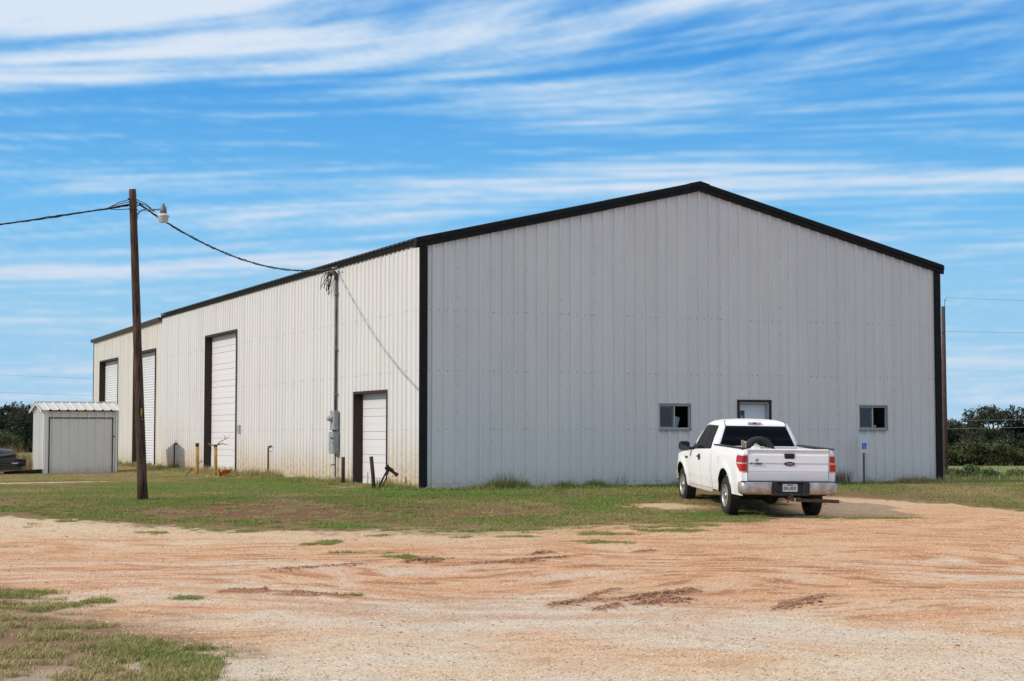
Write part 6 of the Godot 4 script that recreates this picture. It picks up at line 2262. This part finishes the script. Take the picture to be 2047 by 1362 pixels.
func far_at(lat: float, depth: float) -> Vector3:
	var p := yard(lat, depth)
	return Vector3(p.x, land(p.x, p.y) - 0.15, p.y)

func build_trees() -> void:
	leaf_clumps = [clump_mesh(1, 16, 0.36, 0.62), clump_mesh(2, 16, 0.36, 0.8), clump_mesh(3, 16, 0.36, 1.0), clump_mesh(4, 16, 0.36, 1.2), clump_mesh(5, 16, 0.36, 1.45)]
	var oak := Color(0.040, 0.048, 0.022)
	var olive := Color(0.085, 0.090, 0.028)
	# lateral place = (pixel - middle) / focal length * depth
	var left := [[-84, 262, 6.0, 9.5, "dark live oak at far left edge behind the dark trailer"], [-72.5, 240, 7.6, 9.0, "tall dark live oak with uneven top left of the shed"], [-68.5, 232, 6.6, 6.0, "dark live oak partly hidden behind the shed's left corner"], [-64, 250, 6.5, 9.0, "dark live oak mostly hidden behind the shed"]]
	for i in left.size():
		var q: Array = left[i]
		tree(q[4], far_at(q[0], q[1]), q[2], q[3], 100 + i, oak, "oaks along the far field edge")
	var lo := [[-64, 205, 3.0, 5.5, "olive green shrub below the oaks left of the shed"], [-68, 215, 2.4, 5.0, "low olive shrub at the far left below the oaks"]]
	for i in lo.size():
		tree(lo[i][4], far_at(lo[i][0], lo[i][1]), lo[i][2], lo[i][3], 120 + i, olive, "shrubs below the far oaks", true, "shrub")
	var right := [[61.5, 240, 6.6, 9.0, "dark rounded oak beside the right utility pole"], [66.0, 246, 6.3, 6.0, "lower dark oak in the gap right of the pole"], [70.5, 240, 8.0, 9.0, "tallest dark oak with knobbly top in the right tree line"], [76.5, 238, 7.6, 8.5, "broad dark oak at the right edge of the picture"], [82, 242, 8.2, 9.0, "large dark oak cut off by the right picture edge"], [65.5, 226, 4.6, 7.5, "dense dark oak lower down between the right oaks"], [73.5, 224, 4.8, 7.5, "dark oak standing forward of the right tree line"], [79.5, 222, 4.6, 7.0, "forward dark oak below the right edge oaks"], [58, 236, 6.4, 9.0, "dark oak mostly hidden by the building corner"]]
	for i in right.size():
		var q: Array = right[i]
		tree(q[4], far_at(q[0], q[1]), q[2], q[3], 200 + i, oak, "oaks along the far field edge")
	var ro := [[37.0, 140, 1.9, 4.4, "olive shrub right of the utility pole below the oaks"], [40.0, 140, 2.2, 4.6, "taller olive shrub below the tallest right oak"], [42.6, 139, 1.7, 3.2, "low olive shrub beside the bright far field"], [34.5, 141, 1.8, 4.0, "olive shrub left of the pole behind the building corner"]]
	for i in ro.size():
		tree(ro[i][4], far_at(ro[i][0], ro[i][1]), ro[i][2], ro[i][3], 220 + i, olive, "olive shrubs in the far field", true, "shrub")
	var near := [[20.2, 72, 0.95, 2.1, "dark green bush at the field fence below the right oaks"], [18.5, 71, 0.85, 1.5, "yellowish loose bush by the leaning fence post"], [21.8, 71, 0.75, 1.5, "light green bush at the right picture edge"], [16.9, 70, 1.0, 0.9, "brownish thin bush at the foot of the right pole"]]
	for i in near.size():
		tree(near[i][4], far_at(near[i][0], near[i][1]), near[i][2], near[i][3], 240 + i, [Color(0.07, 0.115, 0.03), Color(0.15, 0.15, 0.055), Color(0.12, 0.15, 0.05), Color(0.11, 0.09, 0.045)][i], "bushes along the fence", true, "bush")

func build_far_things() -> void:
	var grey_wood := bark_material("grey_post_wood", Color(0.14, 0.12, 0.10), Color(0.34, 0.31, 0.28))
	var brown_wood := bark_material("red_pole_wood", Color(0.055, 0.030, 0.026), Color(0.125, 0.072, 0.058))
	var wire := mat("thin_wire", 0.10, 0.11, 0.13, 0.6)
	# pole beyond the right corner
	var foot := Vector3(43.98, land(43.92, -34.96), -34.90)
	var p := thing("utility_pole", "reddish wooden utility pole behind the building's right corner", "utility pole", foot)
	var g := Geo.new(true)
	var tall := 8.20 - foot.y
	g.tube([Vector3(0, -0.2, 0), Vector3(0.0, tall * 0.5, 0), Vector3(0.02, tall, 0)], [0.155, 0.13, 0.10], 14)
	obj("wooden_shaft", g, brown_wood, p)
	g = Geo.new()
	g.box(Vector3(0.10, tall + 0.0, 0.03), Vector3(0.035, 0.62, 0.035), 0.005)
	g.box(Vector3(0.0, tall - 1.36, 0.0), Vector3(0.34, 0.05, 0.09), 0.006, Basis(Vector3.UP, 0.4))
	obj("bracket", g, mat("galvanised", 0.28, 0.28, 0.28, 0.5, 0.6), p)
	g = Geo.new(true)
	g.lathe([Vector2(0, 0), Vector2(0.05, 0.0), Vector2(0.07, 0.06), Vector2(0.05, 0.10), Vector2(0.065, 0.15), Vector2(0.03, 0.20), Vector2(0, 0.21)], 12, Transform3D(Basis.IDENTITY, Vector3(0.10, tall + 0.30, 0.03)))
	obj("insulator", g, mat("porcelain", 0.55, 0.57, 0.62, 0.3), p)
	g = Geo.new()
	for i in 3:
		g.box(Vector3(-0.02 + i * 0.02, 0.45 + i * 0.18, 0.13), Vector3(0.05, 0.07, 0.03), 0.008)
	obj("ground_guard", g, mat("rusty_dark", 0.05, 0.035, 0.03, 0.8), p)
	var lines := [["upper power line running right from the right pole's top", foot + Vector3(0.12, tall + 0.48, 0), Vector3(125.0, 9.6, -14.0), 0.7], ["lower power line running right from the right pole's bracket", foot + Vector3(0.15, tall - 1.36, 0), Vector3(125.0, 8.1, -14.0), 0.4]]
	for q in lines:
		var l := thing("power_line", q[0], "power line", Vector3.ZERO, 0.0, "thin overhead lines")
		g = Geo.new(true)
		g.tube(sagging(q[1], q[2], q[3], 24), 0.006, 4)
		obj("wire", g, wire, l)
	for i in 2:
		var l := thing("power_line", ["upper thin power line crossing in front of the right oaks", "lower thin power line crossing in front of the right oaks"][i], "power line", Vector3.ZERO, 0.0, "thin overhead lines")
		g = Geo.new(true)
		g.tube(sagging(Vector3(42.0, [1.93, 1.40][i], -48.4), Vector3(90.0, [2.9, 2.55][i], -26.6), 0.05, 16), 0.009, 4)
		obj("wire", g, mat("pale_wire", 0.26, 0.27, 0.24, 0.6), l)
	for i in 2:
		var l := thing("power_line", ["upper faint power line far left of the annex", "lower faint power line far left of the annex"][i], "power line", Vector3.ZERO, 0.0, "thin overhead lines")
		g = Geo.new(true)
		g.tube(sagging(Vector3(-60.0, [11.8, 9.3][i], -204.8), Vector3(60.0, [6.2, 4.3][i], -150.0), 0.0, 24), 0.009, 4)
		obj("wire", g, wire, l)
	var p2 := thing("utility_pole", "thin distant utility pole at the right picture edge before the oaks", "utility pole", far_at(59.6, 190))
	g = Geo.new(true)
	g.tube([Vector3(0, -0.2, 0), Vector3(0, 5.2, 0)], [0.17, 0.13], 10)
	obj("wooden_shaft", g, brown_wood, p2)
	# fence by the field
	var a := far_at(18.4, 72.0)
	var b := far_at(20.7, 75.0)
	var f := thing("field_fence", "sagging wire fence with leaning grey wooden posts by the far field", "fence")
	var step := (b - a)
	for i in range(-2, 5):
		var q := a + step * float(i)
		q.y = land(q.x, q.z)
		g = Geo.new(true)
		var lean := Vector3(-0.22 if i == 0 else 0.03 * i, 0, 0.04)
		g.tube([q - Vector3(0, 0.2, 0), q + Vector3(lean.x * 0.5, 0.35, 0), q + Vector3(lean.x, 0.78 + 0.05 * (i % 2), lean.z)], [0.075, 0.065, 0.055], 9)
		obj("fence_post", g, grey_wood, f)
	for k in 3:
		g = Geo.new(true)
		var pts: Array = []
		for i in range(-4, 11):
			var q := a + step * (i * 0.5)
			q.y = land(q.x, q.z) + 0.25 + k * 0.22 - (0.03 if i % 2 else 0.0)
			pts.append(q)
		g.tube(pts, 0.004, 4)
		obj("fence_wire", g, wire, f)
	# dark trailer with a covered load at the left edge
	var tr := thing("trailer", "dark flat trailer with black covered load at the left picture edge", "trailer", Vector3(-7.0, land(-7.3, -24.0), -24.0), 0.18)
	var black := mat("trailer_black", 0.008, 0.008, 0.010, 0.5)
	g = Geo.new()
	g.box(Vector3(-0.6, 0.40, 0), Vector3(3.6, 0.10, 1.4), 0.012)
	g.box(Vector3(1.22, 0.42, 0), Vector3(0.09, 0.24, 1.42), 0.012)
	obj("deck", g, black, tr)
	g = Geo.new()
	g.box(Vector3(-0.6, 0.24, 0.55), Vector3(3.5, 0.14, 0.10), 0.01)
	g.box(Vector3(-0.6, 0.24, -0.55), Vector3(3.5, 0.14, 0.10), 0.01)
	obj("frame_rail", g, mat("trailer_grey", 0.05, 0.053, 0.06, 0.6), tr)
	g = Geo.new()
	g.box(Vector3(0.86, 0.40, 0.725), Vector3(0.22, 0.05, 0.02), 0.004)
	obj("marker_lamp", g, mat("marker_pale", 0.55, 0.48, 0.44, 0.3), tr)
	g = Geo.new(true)
	var rows: Array = []
	for i in 11:
		var x := lerpf(-2.3, 0.95, i / 10.0)
		var h := lerpf(1.20, 0.86, clampf((i - 3) / 7.0, 0.0, 1.0)) + 0.07 * n_fine.get_noise_2d(i * 0.9, 2.0)
		var row: Array = []
		for j in 9:
			var th := PI * j / 8.0
			row.append(Vector3(x, 0.45 + (h - 0.45) * pow(sin(th), 0.6) * (1.0 + 0.12 * n_fine.get_noise_2d(i * 0.8, j * 0.8)), cos(th) * 0.62))
		rows.append(row)
	g.grid(rows, Vector3(-0.6, 0.3, 0), true)
	g.tri(rows[10][0], rows[10][4], rows[10][8], Vector3(1, 0, 0))
	obj("covered_load", g, mottled("black_tarp", Color(0.005, 0.005, 0.007), Color(0.02, 0.02, 0.026), 0.03, 0.4, Vector3.ONE), tr)
	g = Geo.new()
	g.box(Vector3(0.3, 0.66, 0.64), Vector3(1.3, 0.07, 0.05), 0.01, Basis(Vector3.BACK, 0.13))
	obj("side_rail", g, mat("rail_grey", 0.13, 0.13, 0.14, 0.5), tr)
	for x in [-0.9, -0.1]:
		g = Geo.new(true)
		g.lathe([Vector2(0, -0.09), Vector2(0.27, -0.09), Vector2(0.30, 0.0), Vector2(0.27, 0.09), Vector2(0, 0.09)], 20, Transform3D(Basis(Vector3.RIGHT, PI / 2.0), Vector3(x, 0.29, 0.62)))
		obj("wheel", g, mat("trailer_tyre", 0.012, 0.012, 0.012, 0.9), tr)
	var lg := thing("dark_log", "dark rotten log lying in the grass at the shed's left corner", "log", Vector3(-5.55, land(-5.5, -24.2) + 0.06, -24.2))
	g = Geo.new(true)
	g.tube([Vector3(-0.75, -0.02, 0.1), Vector3(-0.3, 0.0, 0.03), Vector3(0.2, 0.02, 0), Vector3(0.62, 0.05, 0.05)], [0.05, 0.075, 0.08, 0.07], 9)
	obj("log_body", g, mat("rotten_wood", 0.03, 0.016, 0.012, 0.95), lg)
	# tall dry grass beyond the shed
	var r := RandomNumberGenerator.new()
	r.seed = 808
	var places: Array = []
	var colors: Array = []
	for i in 2600:
		var q := yard(r.randf_range(-24.0, -12.0), r.randf_range(60.0, 92.0))
		if q.x > -4.6: continue
		var s := r.randf_range(0.6, 1.25)
		places.append(Transform3D(Basis(Vector3.UP, r.randf() * TAU).scaled(Vector3(s, s, s)), Vector3(q.x, land(q.x, q.y), q.y)))
		var c := Color(0.36, 0.26, 0.12).lerp(Color(0.20, 0.13, 0.07), r.randf() * 0.8)
		colors.append(c)
	tag(multi("dry_grass", tuft_mesh(22, 31, 0.30, 0.95, 0.007, 0.35), tinted("dry_blades", 0.9), places, colors), "tall dry straw coloured grass behind the shed and trailer", "grass", "", "stuff")
	places = []
	colors = []
	for i in 3600:
		var lat := r.randf_range(12.5, 32.0)
		var d := r.randf_range(50.0, 110.0)
		if d < 62.0 and r.randf() < 0.6: continue
		var q := yard(lat, d)
		if in_building(q.x, q.y): continue
		var s := r.randf_range(0.5, 1.1)
		places.append(Transform3D(Basis(Vector3.UP, r.randf() * TAU).scaled(Vector3(s, s, s)), Vector3(q.x, land(q.x, q.y), q.y)))
		colors.append(grass_color(0.62 if d < 80.0 else 0.8, r))
	tag(multi("field_grass", tuft_mesh(20, 33, 0.4, 0.32, 0.008, 0.6), tinted("field_blades", 0.9), places, colors), "long green field grass beyond the building's right corner", "grass", "", "stuff")
